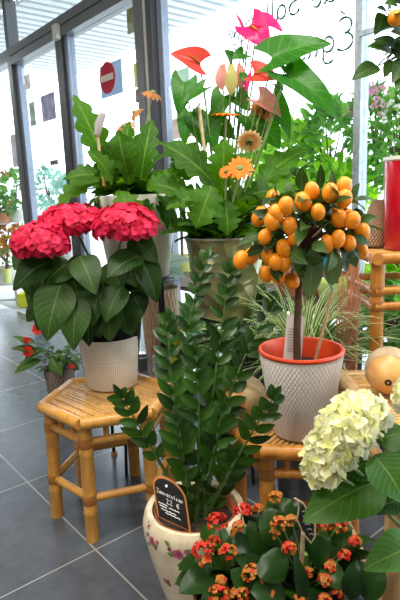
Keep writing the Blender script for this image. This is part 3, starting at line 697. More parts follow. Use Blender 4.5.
# ------------------------------------------------------------------ ZZ plant in the painted pot
ZR = P(195, 505, 1.38); zp = V((ZR.x, 1.38, 0)); zr = 49 / FPX * 1.54; zh = ZR.z
t = thing('potted_zz_plant', 'tall glossy zamioculcas in a cream pot painted with pink flowers', 'potted plant', zp)
prof = [(0, 0), (zr * .62, 0), (zr * .65, .006), (zr * .78, zh * .25), (zr * .95, zh * .55), (zr * 1.06, zh * .8), (zr * 1.07, zh * .88), (zr * 1.03, zh * .96), (zr * .98, zh)]
pp = pot(t, zp, 0, 0, zh, M['cream'], prof=prof, th=.016)
def potr(z):
    for (r0, z0), (r1, z1) in zip(prof[1:], prof[2:]):
        if z0 <= z <= z1: return r0 + (r1 - r0) * (z - z0) / (z1 - z0 + 1e-9)
    return prof[-1][0]
def bloom(px, py, s, big):
    # place a painted spray where it sits on the pot wall
    d = ray(px, py); best = None
    for k in range(400):
        q = CAM + d * (1.0 + k * .002)
        if 0 < q.z < zh and (V((q.x, q.y, 0)) - V((zp.x, zp.y, 0))).length < potr(q.z): best = q; break
    if best is None: return
    nrm = V((best.x - zp.x, best.y - zp.y, 0)).normalized(); sx = V((-nrm.y, nrm.x, 0)); sy = UPV; c_ = best + nrm * .002
    b = MB()
    def pt(x, z): 
        p_ = c_ + sx * x + sy * z; r_ = potr(p_.z) + .0016; dd = V((p_.x - zp.x, p_.y - zp.y, 0)).normalized(); return V((zp.x + dd.x * r_, zp.y + dd.y * r_, p_.z))
    for k in range(5 if big else 3):
        x0, z0 = (R_.uniform(-.8, .8) * s, R_.uniform(-.5, .5) * s); b.m = 2
        a = R_.random() * 6.28; b.leaf(pt(x0, z0), pt(x0 + math.cos(a) * s * .7, z0 + math.sin(a) * s * .7), nrm, s * .35, 'lance', 0, 0, 2, 4)
    for (x0, z0, r_, m_) in [(0, 0, s * .5, 0), (s * .12, s * .05, s * .24, 1)] + ([(s * .8, s * .25, s * .24, 0), (-s * .7, s * .3, s * .22, 1), (s * .5, -s * .5, s * .2, 1)] if big else [(s * .55, s * .4, s * .22, 1)]):
        b.m = m_
        for k in range(5):
            a = k * 2 * PI / 5 + x0 * 50; b.leaf(pt(x0, z0), pt(x0 + math.cos(a) * r_, z0 + math.sin(a) * r_), nrm, r_ * .9, 'round', 0, 0, 2, 4)
    b.build('painted_spray', [M['rose'], M['rose_dark'], M['paint_leaf']], pp)
bloom(178, 554, .034, True); bloom(152, 541, .03, True); bloom(166, 581, .022, False); bloom(190, 575, .016, False); bloom(149, 526, .012, False)
b = MB(); b.lathe([(zr * .74, -.06), (zr * .80, -.02), (zr * .83, -.006), (zr * .815, -.002), (zr * .78, -.02)], zp + V((0, 0, zh - .004)), 40); b.build('inner_pot', M['terracotta'], t)
soil(t, zp + V((0, 0, zh - .045)), zr * .78)
def frond(bx, by, tx, ty, Yt, bend=(0, 0), n=9, ls=.075, w=.029, bare=.25, tw=0):
    base = zp + V(((bx - 200) * .0022, R_.uniform(-.03, .03), zh - .05)); tip = P(tx, ty, Yt); mid = (base + tip) / 2 + V((bend[0], bend[1], .06))
    pts = bez(base, mid, tip, 14); b = MB(); b.tube(pts, [.0066 - .0050 * i / 14 for i in range(15)], 8); st = b.build('frond', M['stem_dark'], t)
    b = MB(); L_ = sum((pts[i + 1] - pts[i]).length for i in range(14)); k = max(5, int(L_ * (1 - bare) / .039))
    for i in range(k + 1):
        f = bare + (1 - bare) * i / k; q = f * 14; j = min(13, int(q)); p = pts[j].lerp(pts[j + 1], q - j); ax = (pts[j + 1] - pts[j]).normalized()
        sd = ax.cross(V((math.sin(tw), -1 * math.cos(tw), .2))).normalized()
        for s_ in (-1, 1):
            if R_.random() < .06: continue
            dv = (ax * R_.uniform(.6, .95) + sd * s_ * R_.uniform(.65, 1.0) + V((R_.uniform(-.15, .15), R_.uniform(-.35, .1), R_.uniform(-.1, .15)))).normalized()
            l_ = ls * 1.12 * R_.uniform(.75, 1.2) * (1 - .35 * max(0, f - .75) / .25) * (.75 + .25 * min(1, (f - bare) * 6)); nn = sd.cross(ax) * 1.0
            if nn.y > 0: nn = -nn
            b.leaf(p, p + dv * l_, nn + V((0, -.2, .3)) + V((R_.uniform(-.4, .4), R_.uniform(-.4, .4), R_.uniform(-.3, .3))), w * R_.uniform(.85, 1.15), 'zz', .22, .06, 4, 7, curl=.05)
        if i == k: b.leaf(p, p + ax * ls * .8, V((0, -.8, .4)), w * .7, 'zz', .25, .04, 4, 7)
    b.build('leaflets', L['zz'], st)
frond(198, 500, 206, 260, 1.62, (-.10, .0), ls=.06); frond(205, 500, 230, 274, 1.60, (.0, .03), ls=.062); frond(212, 500, 268, 312, 1.55, (-.055, .02), ls=.06)
frond(192, 500, 168, 322, 1.50, (-.02, -.02), ls=.06); frond(190, 500, 122, 398, 1.42, (-.03, .03), ls=.066, bare=.4); frond(214, 500, 272, 400, 1.27, (.0, -.06), ls=.058, bare=.3)
frond(200, 505, 196, 356, 1.40, (.02, -.03), ls=.058); frond(212, 505, 238, 330, 1.64, (-.02, .03), ls=.058); frond(204, 500, 222, 412, 1.36, (.01, -.04), ls=.056, bare=.15); frond(196, 500, 178, 422, 1.36, (.0, -.04), ls=.056, bare=.15); frond(214, 500, 240, 458, 1.34, (.0, -.02), ls=.06, bare=.15)

# slate price tag in the painted pot
t = thing('price_tag', 'black arched price tag with orange edge standing in the cream pot', 'price tag', P(172, 522, 1.29))
o0, o1, o2, o3 = P(159, 518, 1.29), P(184, 524, 1.28), P(183, 492, 1.31), P(153, 474, 1.325)
ex = (o1 - o0); ez = (o3 - o0 + o2 - o1) / 2; nn = ex.cross(ez).normalized()
if nn.y > 0: nn = -nn
bl_ = P(161, 524, 1.34)
def tp(x, z, d=0): return P(153 + (x) * 30 + z * -0 + (1 - z) * 6, 474 + x * 14 + (1 - z) * 42, 1.325 - .035 * (1 - z)) + nn * d
def outline(e): 
    pts = [(0 - e, 0 - e * .6), (0 - e, .72)]
    pts += [(.5 + (.5 + e) * math.cos(a), .72 + (.30 + e) * math.sin(a)) for a in [PI - PI * k / 12 for k in range(1, 12)]]
    return pts + [(1 + e, .72), (1 + e, 0 - e * .6)]
def slab(pts, d0, d1, mat, name, par):
    b = MB(); n = len(pts); b.v = [tuple(tp(x, z, d0)) for x, z in pts] + [tuple(tp(x, z, d1)) for x, z in pts]
    b.face(range(n)); b.face(list(range(n, 2 * n))[::-1])
    for i in range(n): b.face((i, n + i, n + (i + 1) % n, (i + 1) % n))
    return b.build(name, mat, par, smooth=False)
slab(outline(.055), .0, -.004, M['tagborder'], 'border', t); pl = slab(outline(0), .0015, .0004, M['slate'], 'face', t)
def sketch(word, x, z, w, h, b):
    pts = []
    for ch in word:
        pts_ = {'Z': [[(0, 1), (.8, 1), (0, 0), (.8, 0)]], 'a': [arc(.35, .3, .3, .3, 30, 390, 8), [(.65, .6), (.7, 0)]], 'm': [[(.05, 0), (.05, .6), (.4, .5), (.4, 0), (.42, .5), (.75, .5), (.78, 0)]], 'i': [[(.3, .6), (.35, 0)]], 'o': [arc(.35, .3, .3, .3, 0, 360, 8)], 'c': [arc(.35, .3, .3, .3, 50, 310, 8)], 'u': [[(.05, .6), (.1, 0), (.6, .05), (.65, .6)]], 'l': [[(.3, 1), (.32, 0)]], 's': [[(.6, .6), (.1, .5), (.6, .2), (.05, 0)]], '2': [[(.05, .8), (.4, 1), (.6, .7), (.05, 0), (.7, 0)]], '9': [arc(.35, .7, .28, .28, 0, 360, 8), [(.63, .7), (.5, 0)]], 'E': [arc(.45, .5, .35, .5, 50, 310, 8), [(0, .6), (.6, .6)], [(0, .4), (.55, .4)]], ',': [[(.2, .1), (.1, -.2)]], '0': [arc(.35, .5, .3, .5, 0, 360, 10)]}.get(ch, [])
        for s_ in pts_: b.tube([tp(x + px * w, z + pz * h - (0), .0022) for px, pz in s_], .0008, 4)
        x += w * .98
b = MB(); sketch('Zamioculcas', .06, .60, .082, .10, b); sketch('22', .34, .42, .12, .12, b); sketch('E', .68, .42, .13, .11, b)
for (x, z, w) in [(.05, .36, .3), (.08, .30, .24), (.40, .33, .34), (.12, .23, .5), (.25, .17, .5)]:
    b.tube([tp(x + w * k / 10, z + .012 * math.sin(k * 2.4), .0022) for k in range(11)], .0011, 4)
b.tube([tp(.42, .86, .0025), tp(.42, .86, .0012)], .004, 10)
b.build('handwriting', M['chalk'], t)

# ------------------------------------------------------------------ kalanchoes
def kal(name, label, cen, spreadx, spready, ztop, zb, flowers, fm, leaves, nrand):
    t_ = thing(name, label, 'potted plant', (cen[0], cen[1], 0)); c = V((cen[0], cen[1], 0))
    pot(t_, c, .075, .10, zb, M['terracotta']); soil(t_, c + V((0, 0, zb - .015)), .088)
    b = MB()
    for (bx, by, tx, ty, w, yb, yt) in leaves: b.leaf(P(bx, by, yb), P(tx, ty, yt), V((R_.uniform(-.3, .3), -.55, .9)), w / FPX * yb * 1.15, 'round', .14, .1, 6, 10, wave=.04, curl=.08)
    for i in range(nrand):
        d = rdir(5, 70); p = c + V((0, 0, zb + R_.uniform(0, .10))) + V((d.x * spreadx * .45, d.y * spready * .45, 0)); q = p + V((d.x * spreadx * .6, d.y * spready * .6, d.z * .05 + R_.uniform(.0, .05)))
        b.leaf(p, q, UPV + d * .4, R_.uniform(.055, .085), 'round', .16, .12, 4, 8, wave=.04, curl=.12)
    b.build('foliage', L['kal'], t_)
    b = MB(); b.tube([c + V((0, 0, zb - .02)), c + V((0, 0, zb + .12))], .008, 8)
    for (x, y, s_, Yf, mix) in flowers:
        p = P(x, y, Yf); b.tube(bez(c + V((0, 0, zb + .02)), V((p.x * .6 + c.x * .4, p.y * .6 + c.y * .4, p.z - .06)), p, 8), .0025, 5)
    b.build('stems', M['stem'], t_)
    for (x, y, s_, Yf, mix) in flowers:
        p = P(x, y, Yf); r = s_ / FPX * Yf * 1.1; b = MB(); nf = int(14 + s_ * 2.4)
        for k in range(nf):
            d = rdir(-15, 90); q = p + V((d.x * r, d.y * r, d.z * r * .7)); n_ = (d + UPV * .5 + V((0, -.3, 0))).normalized(); _, sx, sy = basis(n_); f = R_.uniform(.0040, .0060); ph = R_.random() * 2; b.m = 0 if R_.random() < mix else 1
            for g_ in range(4):
                a = ph + g_ * PI / 2; dv = sx * math.cos(a) + sy * math.sin(a); b.leaf(q, q + dv * f + n_ * f * .2, n_, f * .95, 'petal', .1, .1, 2, 2)
            b.tube([q, q - n_ * .01], .002, 5, False)
        b.build('flower_cluster', [L['kred'], L['korg']], t_)
KA = V((P(232, 590, 1.16).x, 1.17, 0)); KO = V((P(306, 580, 1.14).x, 1.15, 0))
kal('potted_kalanchoe', 'red flowered kalanchoe in front of the painted cream pot', (KA.x, KA.y), .14, .11, .4, .20,
    [(217, 522, 11, 1.14, .8), (243, 511, 9, 1.16, .95), (203, 550, 11, 1.08, .9), (228, 552, 9, 1.08, .6), (214, 541, 6, 1.12, .7), (239, 526, 6, 1.12, .5), (219, 594, 11, 1.02, .5), (236, 532, 5, 1.14, .1), (205, 562, 6, 1.06, .3), (221, 580, 5, 1.04, .1), (240, 594, 9, 1.02, .3), (254, 574, 12, 1.04, .2)], 0,
    [(225, 575, 180, 590, 34, 1.10, 1.02), (262, 560, 250, 520, 24, 1.12, 1.16), (268, 580, 238, 556, 24, 1.08, 1.06), (232, 600, 200, 612, 40, 1.04, .98), (262, 600, 232, 570, 30, 1.04, 1.04), (250, 545, 232, 548, 26, 1.12, 1.1), (250, 530, 262, 508, 24, 1.16, 1.18), (210, 560, 196, 575, 22, 1.1, 1.08)], 34)
kal('potted_kalanchoe', 'orange and yellow flowered kalanchoe beneath the pale hydrangea at the front', (KO.x, KO.y), .17, .12, .4, .20,
    [(280, 524, 9, 1.10, .1), (291, 520, 6, 1.12, 0), (289, 548, 7, 1.06, .5), (275, 534, 5, 1.10, 0), (307, 572, 6, 1.04, .4), (269, 592, 8, 1.02, .1), (328, 566, 8, 1.06, .3), (338, 526, 9, 1.10, .8), (355, 541, 6, 1.08, .7), (322, 524, 6, 1.12, .6), (325, 580, 7, 1.02, .4), (276, 497, 7, 1.18, .1), (337, 592, 6, 1.02, .6), (345, 555, 6, 1.06, .7), (258, 508, 5, 1.18, .4), (325, 600, 7, 1.0, .4), (300, 600, 6, 1.0, .2)], 0,
    [(283, 545, 264, 508, 34, 1.12, 1.16), (290, 520, 268, 500, 30, 1.16, 1.2), (300, 530, 286, 500, 30, 1.16, 1.2), (262, 555, 285, 580, 36, 1.06, 1.02), (285, 600, 252, 590, 34, 1.02, 1.0), (302, 600, 296, 556, 16, 1.0, 1.02), (350, 600, 356, 560, 20, 1.0, 1.02), (320, 570, 345, 585, 28, 1.06, 1.02), (330, 540, 352, 528, 26, 1.12, 1.1), (310, 560, 330, 540, 28, 1.1, 1.08), (365, 600, 380, 560, 26, 1.0, 1.04)], 48)
t = thing('plant_stake', 'wooden stake with a leaf shaped black tag in the orange kalanchoe', 'plant stake', P(302, 560, 1.06))
b = MB(); b.tube([P(300, 575, 1.06), P(302, 552, 1.04), P(303, 533, 1.03)], [.005, .005, .0045], 7); b.build('stick', M['wood'], t)
lp = [(303, 533), (297, 519), (299, 508), (297, 500), (294, 498), (303, 503), (309, 513), (315, 525), (315, 537), (311, 543), (303, 533)]
b = MB(); b.tube([P(x, y, 1.03) for x, y in lp], .0019, 6); b.build('outline', M['wood'], t)
b = MB(); ip = [(303, 531), (298, 519), (300, 508), (304, 505), (309, 514), (314, 526), (313, 537), (310, 540)]; n_ = len(ip); b.v = [tuple(P(x, y, 1.031)) for x, y in ip] + [tuple(P(x, y, 1.033)) for x, y in ip]; b.face(range(n_)); b.face(list(range(n_, 2 * n_))[::-1])
for i in range(n_): b.face((i, n_ + i, n_ + (i + 1) % n_, (i + 1) % n_))
b.build('black_panel', M['slate'], t, smooth=False)
b = MB()
for k, (x, y) in enumerate([(302, 511), (303, 516), (305, 524), (307, 529), (309, 534)]): b.tube([P(x + i * 1.2, y + .9 * math.sin(i * 2.2), 1.0295) for i in range(5)], .0007, 4)
b.build('handwriting', M['chalk'], t)

# ------------------------------------------------------------------ pale hydrangea at the right front
HB = V((.50, .93, 0)); 
t = thing('potted_hydrangea', 'cream and lemon hydrangea leaning in at the right front', 'potted plant', HB)
pot(t, HB, .085, .115, .30, M['white_pot']); soil(t, HB + V((0, 0, .285)), .10)
for (cx, cy, Yc, rx, rz, n_) in [(362, 411, .91, .040, .022, 56), (346, 429, .89, .042, .032, 76), (331, 449, .88, .036, .034, 66), (323, 466, .87, .026, .034, 48), (417, 395, .98, .036, .03, 44)]:
    c = P(cx, cy, Yc); mop(c, rx, rx * .9, rz, n_, L['white'], .0205, t, loose=.8, low=-.7)
    b = MB(); b.tube(bez(HB + V((0, 0, .28)), HB + V((-.02, 0, .5)), c, 8), .004, 7); b.build('stem', M['stem'], t)
b = MB()
for (bx, by, tx, ty, w, yb, yt) in [(380, 480, 303, 520, 58, .90, .84), (374, 455, 408, 505, 50, .86, .80), (420, 545, 364, 568, 44, .84, .79), (376, 440, 410, 432, 36, .92, .92), (370, 462, 330, 478, 34, .92, .9), (400, 500, 366, 512, 26, .9, .88), (420, 470, 380, 462, 40, .92, .9)]:
    b.leaf(P(bx, by, yb), P(tx, ty, yt), V((R_.uniform(-.2, .2), -.6, .95)), w / FPX * yb * 1.1, 'ovate', .16, .08, 6, 14, wave=.03, curl=.06)
for i in range(22):
    d = rdir(0, 50, -100, 120); p = HB + V((d.x * .05, d.y * .05, R_.uniform(.32, .5))); b.leaf(p, p + V((d.x * .13, d.y * .1, R_.uniform(-.02, .05))), UPV + d * .3, .09, 'ovate', .16, .1, 4, 8, wave=.03)
b.build('foliage', L['white_hyd'], t)

# ------------------------------------------------------------------ gerberas and anthuriums on tall iron stands
def iron_stand(name, label, c, r, H):
    t_ = thing(name, label, 'plant stand', (c[0], c[1], 0)); b = MB(); b.lathe([(r - .012, H - .012), (r, H - .012), (r, H), (r - .012, H), (r - .012, H - .012)], (c[0], c[1], 0), 40); b.build('top_ring', M['iron'], t_)
    b = MB(); b.lathe([(.0005, H - .006), (r - .01, H - .006), (r - .01, H - .002), (.0005, H - .002)], (c[0], c[1], 0), 40); b.build('tray', M['iron'], t_)
    for k in range(4):
        a = PI / 4 + k * PI / 2; d = V((math.cos(a), math.sin(a), 0)); o = V((c[0], c[1], 0)); b = MB(); b.tube([o + d * (r * 1.1), o + d * (r * .92) + V((0, 0, H * .5)), o + d * (r - .006) + V((0, 0, H - .004))], .007, 8); b.build('leg', M['iron'], t_)
    b = MB(); b.lathe([(r * .93, H * .4), (r * .97, H * .4), (r * .97, H * .4 + .01), (r * .93, H * .4 + .01), (r * .93, H * .4)], (c[0], c[1], 0), 40); b.build('brace_ring', M['iron'], t_)
    return t_
def rosette(t_, c, n, l0, l1, w, mat, expl, el=(15, 80), azr=(0, 360), Yd=0):
    b = MB()
    for (pts, wp) in expl:
        (bx, by, Yb), (tx, ty, Yt) = pts; b.leaf(P(bx, by, Yb), P(tx, ty, Yt), V((R_.uniform(-.3, .3), -.6, .7)), wp / FPX * Yb * .98, 'gerb', .22, .10, 4, 22, wave=.06, curl=.05)
    for i in range(n):
        d = rdir(el[0], el[1], *azr); L_ = R_.uniform(l0, l1); p = c + V((d.x * .04, d.y * .04, 0)); q = p + V((d.x * L_, d.y * L_ * .85, d.z * L_ * .9)); b.leaf(p, q, UPV + V((R_.uniform(-.6, .6), R_.uniform(-.8, .3), 0)) - d * .3, w * R_.uniform(.8, 1.2), 'gerb', .22, .10, 4, 20, wave=.06, curl=.18)
    b.build('foliage', mat, t_)
def gerbera(t_, base, c, face, r, mat, name='flower', n=26, droop=0, stem='stem_pale', center='soil'):
    face = V(face).normalized(); b = MB(); b.tube(bez(V(base), V((c.x * .7 + base.x * .3, c.y * .7 + base.y * .3, c.z - .08)), c, 10), .0035, 7); st = b.build('flower_stem', M[stem], t_)
    b = MB(); a, sx, sy = basis(face)
    for k in range(n):
        an = 2 * PI * k / n; dv = sx * math.cos(an) + sy * math.sin(an); rr_ = r * R_.uniform(.9, 1.05) * (.75 if k % 2 else 1); b.leaf(c + dv * r * .12, c + dv * rr_ - face * droop * r, face, r * .34, 'petal', .15, .08, 2, 5)
    f_ = b.build(name, mat, st); b = MB(); b.lathe([(r * .22, -.008), (r * .26, 0), (r * .18, .006), (.0004, .008)], c, 16, face); b.build('disc', M['stem'], st)
YW = 2.22; WP = P(135, 195, YW); wr = 82 / 2 / FPX * 2.22; wz0 = P(135, 276, YW).z; WPc = V((WP.x, YW, wz0)); wh = WP.z - wz0
iron_stand('plant_stand', 'dark iron stand behind the red hydrangea, under the large white pot', (WPc.x, WPc.y), .13, wz0)
t = thing('potted_gerbera', 'leafy gerbera with fading flowers in a large flared white pot', 'potted plant', WPc)
pot(t, WPc, wr * .72, wr, wh, M['white_pot']); soil(t, WPc + V((0, 0, wh - .03)), wr * .9)
top = WPc + V((0, 0, wh - .02))
rosette(t, top, 64, .14, .28, .075, L['gerb'], [(((108, 172, 2.1), (74, 94, 2.05)), 30), (((100, 180, 2.05), (56, 206, 1.95)), 26), (((112, 178, 2.0), (62, 178, 1.95)), 26), (((130, 185, 2.0), (128, 120, 2.0)), 26), (((140, 185, 2.05), (152, 118, 2.1)), 28), (((120, 190, 1.98), (135, 232, 1.92)), 34), (((128, 175, 1.98), (118, 130, 1.95)), 30), (((146, 190, 2.0), (182, 178, 2.0)), 28), (((105, 190, 2.0), (112, 140, 1.98)), 30), (((112, 185, 1.96), (90, 150, 1.9)), 28)])
b = MB()
for i in range(16):
    a = math.radians(R_.uniform(190, 350)); d = V((math.cos(a), math.sin(a), 0)); p = top + d * .05 + V((0, 0, .02)); m_ = top + d * R_.uniform(.16, .2) + V((0, 0, .05)); b.leaf(p, m_ + d * R_.uniform(.02, .06) + V((0, 0, -R_.uniform(.08, .17))), UPV + d * .6, R_.uniform(.06, .085), 'gerb', .2, .22, 4, 20, wave=.06, curl=.05)
b.build('lower_leaves', L['gerb'], t)
gerbera(t, top, P(153, 92, 2.12), (.35, -.3, .9), .044, L['gdead'], droop=.5); gerbera(t, top, P(124, 126, 2.12), (-.3, -.6, .7), .046, L['gdead'], droop=.4); gerbera(t, top, P(134, 112, 2.2), (-.6, -.2, .6), .036, L['gdead'], droop=.6)
t = thing('plant_stake', 'pale stick with a grey plaque standing in the white pot gerbera', 'plant stake', P(102, 182, 1.96))
b = MB(); b.tube([P(104, 186, 1.96), P(97, 132, 1.94)], .0055, 8); b.build('stick', M['wood'], t)
b = MB(); b.tube([P(97, 135, 1.94), P(99, 124, 1.938), P(103, 113, 1.935)], [.011, .015, .012], 8); b.build('plaque', M['po_grey'], t)

YG = 2.1; GP = P(224, 236, YG); grr = 77 / 2 / FPX * 2.1; gz0 = P(224, 314, YG).z; GPc = V((GP.x, YG, gz0)); gh = GP.z - gz0
iron_stand('plant_stand', 'dark iron stand behind the zamioculcas, under the sage pot', (GPc.x, GPc.y), .115, gz0)
t = thing('potted_flower_arrangement', 'anthuriums and orange gerberas in an embossed sage green pot', 'potted plant', GPc)
pot(t, GPc, grr * .74, grr, gh, M['sage'], rim=.003); soil(t, GPc + V((0, 0, gh - .03)), grr * .88)
b = MB(); b.lathe([(grr + .001, gh - .006), (grr + .006, gh - .004), (grr + .006, gh + .002), (grr - .004, gh + .003)], GPc, 48); b.build('rim', M['zinc'], t)
top = GPc + V((0, 0, gh - .03))
rosette(t, top, 70, .14, .29, .078, L['gerb'], [(((220, 192, 1.98), (160, 140, 1.95)), 38), (((222, 190, 1.96), (224, 138, 1.92)), 34), (((228, 185, 1.94), (252, 152, 1.92)), 28), (((200, 205, 1.96), (150, 182, 1.92)), 34), (((212, 185, 1.92), (196, 228, 1.86)), 40), (((240, 200, 1.94), (276, 190, 1.92)), 30), (((205, 195, 1.92), (166, 208, 1.88)), 28), (((225, 200, 1.9), (228, 235, 1.86)), 30), (((190, 180, 2.0), (176, 150, 2.0)), 28), (((250, 205, 1.96), (290, 170, 2.0)), 36), (((255, 190, 2.0), (306, 148, 2.05)), 36)])
gerbera(t, top, P(226, 114, 2.02), (.05, -.12, 1), .058, L['gpet'], droop=.12)
gerbera(t, top, P(240, 168, 1.84), (-.1, -.8, .5), .05, L['gpet'])
gerbera(t, top, P(249, 142, 1.98), (.05, .75, .6), .052, L['gback'], n=34)
gerbera(t, top, P(263, 110, 2.02), (.5, .5, .7), .052, L['gdead'], n=28, droop=.3)
gerbera(t, top, P(226, 172, 1.86), (-.4, -.7, .5), .03, L['gpet'])
def spathe(bx, by, tx, ty, Y, wpx, mat, nrm=(0, -.8, .6), sp=True, stem=True, fold=.3, kind='heart'):
    p, q = P(bx, by, Y), P(tx, ty, Y - .02)
    b = MB(); b.tube(bez(top, V(((top.x + p.x) / 2, p.y, (top.z + p.z) / 2)), p, 10), .003, 6); st = b.build('flower_stem', M['stem'], t)
    b = MB(); b.leaf(p, q, nrm, wpx / FPX * Y, kind, fold, .12, 8, 12, wave=.02); s_ = b.build('spathe', mat, st)
    if sp:
        b = MB(); n_ = V(nrm).normalized(); a = (q - p).normalized(); b.tube([p + n_ * .003, p + n_ * .02 + a * .02, p + n_ * .035 + a * .045], [.004, .005, .003], 8); b.build('spadix', L['korg'], st)
spathe(200, 64, 170, 54, 2.06, 27, L['spathe'], (.05, -.95, .3))
spathe(250, 26, 270, 50, 2.08, 30, L['spathe_pink'], (-.2, -.9, .3)); spathe(258, 24, 283, 32, 2.10, 26, L['spathe_pink'], (.2, -.7, .6), sp=False); spathe(242, 36, 234, 12, 2.1, 9, L['spathe_pink'], (.6, -.6, .3), sp=False)
spathe(223, 64, 222, 90, 2.06, 13, L['spathe_mix'], (-.4, -.9, .3), sp=False, kind='petal', fold=.1); spathe(231, 64, 231, 95, 2.05, 13, L['spathe_pale'], (0, -.9, .3), sp=False, kind='petal', fold=.1); spathe(239, 64, 240, 88, 2.06, 12, L['spathe_mix'], (.4, -.9, .3), sp=False, kind='petal', fold=.1); spathe(254, 74, 279, 80, 2.02, 24, L['spathe'], (.1, -.95, .3)); spathe(246, 76, 246, 92, 2.06, 10, L['spathe_pink'], (.1, -.9, .3), sp=False); spathe(258, 100, 281, 118, 2.0, 28, L['spathe_mix'], (.1, -.7, .6), sp=False)
for i, (bx, by, tx, ty, Y, w, kd, nr) in enumerate([(272, 58, 332, 44, 1.98, 38, 'heart', (.0, -.8, .45)), (286, 74, 338, 121, 1.96, 40, 'heart', (.1, -.8, .5)), (184, 82, 178, 116, 2.02, 26, 'heart', (.1, -.9, .3)), (204, 88, 180, 108, 2.0, 16, 'heart', (.1, -.6, .7)), (196, 120, 206, 150, 2.08, 24, 'heart', (0, -.9, .3)), (232, 60, 224, 50, 2.1, 14, 'heart', (.2, -.9, .3)), (244, 54, 232, 60, 2.08, 16, 'heart', (0, -.8, .4)), (276, 84, 284, 92, 2.0, 8, 'heart', (0, -.8, .4)), (286, 66, 290, 78, 1.97, 14, 'heart', (0, -.8, .4)), (262, 125, 280, 150, 2.06, 30, 'heart', (0, -.8, .4)), (272, 100, 290, 140, 2.04, 24, 'heart', (.2, -.8, .3)), (236, 96, 250, 112, 2.08, 22, 'heart', (0, -.8, .4)), (214, 124, 236, 140, 2.1, 26, 'heart', (0, -.8, .4)), (243, 72, 243, 82, 2.05, 8, 'round', (0, -.9, .2)), (206, 116, 216, 152, 2.04, 26, 'heart', (0, -.9, .3)), (248, 116, 266, 152, 2.05, 28, 'heart', (.1, -.8, .4)), (224, 96, 214, 126, 2.12, 24, 'heart', (-.2, -.8, .4)), (190, 112, 184, 146, 2.1, 24, 'heart', (-.2, -.8, .3))]):
    p, q = P(bx, by, Y), P(tx, ty, Y - .03); b = MB(); b.leaf(p, q, nr, w / FPX * Y, kd, .16, .10, 8, 14, wave=.02); lf = b.build('leaf', L['anth'], t)
    b = MB(); b.tube(bez(top, V(((top.x * .4 + p.x * .6), p.y, (top.z + p.z) / 2)), p, 10), .0028, 6); b.build('stalk', M['stem'], lf)
b = MB()
for i in range(300):
    d = rdir(0, 70); p = top + V((d.x * .13, d.y * .12, R_.uniform(.0, .10))); q = p + V((d.x * .05 + R_.uniform(-.02, .02), d.y * .05, R_.uniform(-.01, .05))); b.leaf(p, q, UPV + d, .014, 'lance', .2, .05, 2, 4)
b.build('undergrowth', L['kum'], t)
t = thing('plant_stake', 'slim pale stick rising between leaves near the red anthurium', 'plant stake', P(208, 172, 1.99))
b = MB(); b.tube([P(208, 178, 1.99), P(199, 106, 1.99)], .006, 8); b.build('stick', M['wood'], t)
b = MB(); b.tube([P(199.3, 108, 1.99), P(199, 105, 1.99)], [.0062, .0075], 8); b.build('tip', M['paper'], t)

# ------------------------------------------------------------------ low table with jars, wicker planter
LT = .36; ly0 = PZ(150, 384, LT).y; lx0, lx1 = PZ(100, 384, LT).x, PZ(196, 384, LT).x
t = thing('low_table', 'low dark metal table with thin legs behind the left bamboo stool', 'table', ((lx0 + lx1) / 2, ly0 + .25, 0))
b = MB(); b.box((lx0, ly0, LT - .018), (lx1 - lx0, 0, 0), (0, .52, 0), (0, 0, .018)); b.build('tabletop', M['zinc'], t, smooth=False)
for (x, y) in ((lx0 + .04, ly0 + .03), (lx1 - .03, ly0 + .03), (lx0 + .04, ly0 + .49), (lx1 - .03, ly0 + .49)):
    b = MB(); b.tube([(x, y, .008), (x, y, LT - .018)], .008, 8); b.build('leg', M['iron'], t); b = MB(); b.lathe([(.0004, 0), (.016, 0), (.014, .012), (.006, .02)], (x, y, 0), 12); b.build('foot', M['binding'], t)
def onlt(px, py): p = PZ(px, py, LT); return p
def bucket(name, label, cat, px, py, wpx, hpx, mat, taper=.8, extra=None):
    c = onlt(px, py); s_ = c.y * 1.03 / FPX; r = wpx / 2 * s_; t_ = thing(name, label, cat, c); pot(t_, c, r * taper, r, hpx * s_, mat, th=.004); return t_, c, r, hpx * s_
t, c, r, h_ = bucket('bucket', 'small dark zinc bucket on the low table beside the hydrangea pot', 'bucket', 143, 371, 13, 16, M['zinc_dark'])
b = MB(); b.lathe([(r * .98, h_ - .006), (r * 1.06, h_ - .003), (r * 1.06, h_), (r * .98, h_)], c, 30); b.build('rim', M['zinc'], t)
t, c, r, h_ = bucket('bucket', 'shiny silver bucket at the front right of the low table', 'bucket', 163, 379, 19, 24, M['zinc'])
b = MB(); b.lathe([(r * .9, h_ * .7), (r * .99, h_ * .72), (r * .99, h_ * .76), (r * .93, h_ * .78)], c, 30); b.build('band', M['zinc_dark'], t)
c = onlt(158, 354); s_ = c.y * 1.03 / FPX
t = thing('candle_jar', 'clear glass jar half filled with beige wax on the low table', 'candle', c)
b = MB(); b.lathe([(.0, 0), (8 * s_, 0), (8.3 * s_, 36 * s_), (7.9 * s_, 36 * s_), (7.7 * s_, .008), (0, .008)], c, 30); b.build('jar', M['jarglass'], t); b = MB(); b.lathe([(.0004, .01), (7.4 * s_, .01), (7.4 * s_, 24 * s_), (.0004, 24 * s_)], c, 30); b.build('wax', M['wax'], t)
c = onlt(145, 356); t = thing('glass_vase', 'clear flared glass vase left of the beige candle jar', 'vase', c)
b = MB(); b.lathe([(.0004, 0), (4 * s_, 0), (3.6 * s_, 14 * s_), (6.5 * s_, 36 * s_), (6.1 * s_, 36 * s_), (3.2 * s_, 14 * s_), (.0004, .01)], c, 30); b.build('bowl', M['jarglass'], t); b = MB(); b.lathe([(6.1 * s_, 35 * s_), (6.9 * s_, 36 * s_), (6.5 * s_, 37 * s_)], c, 30); b.build('lip', M['white_pot'], t)
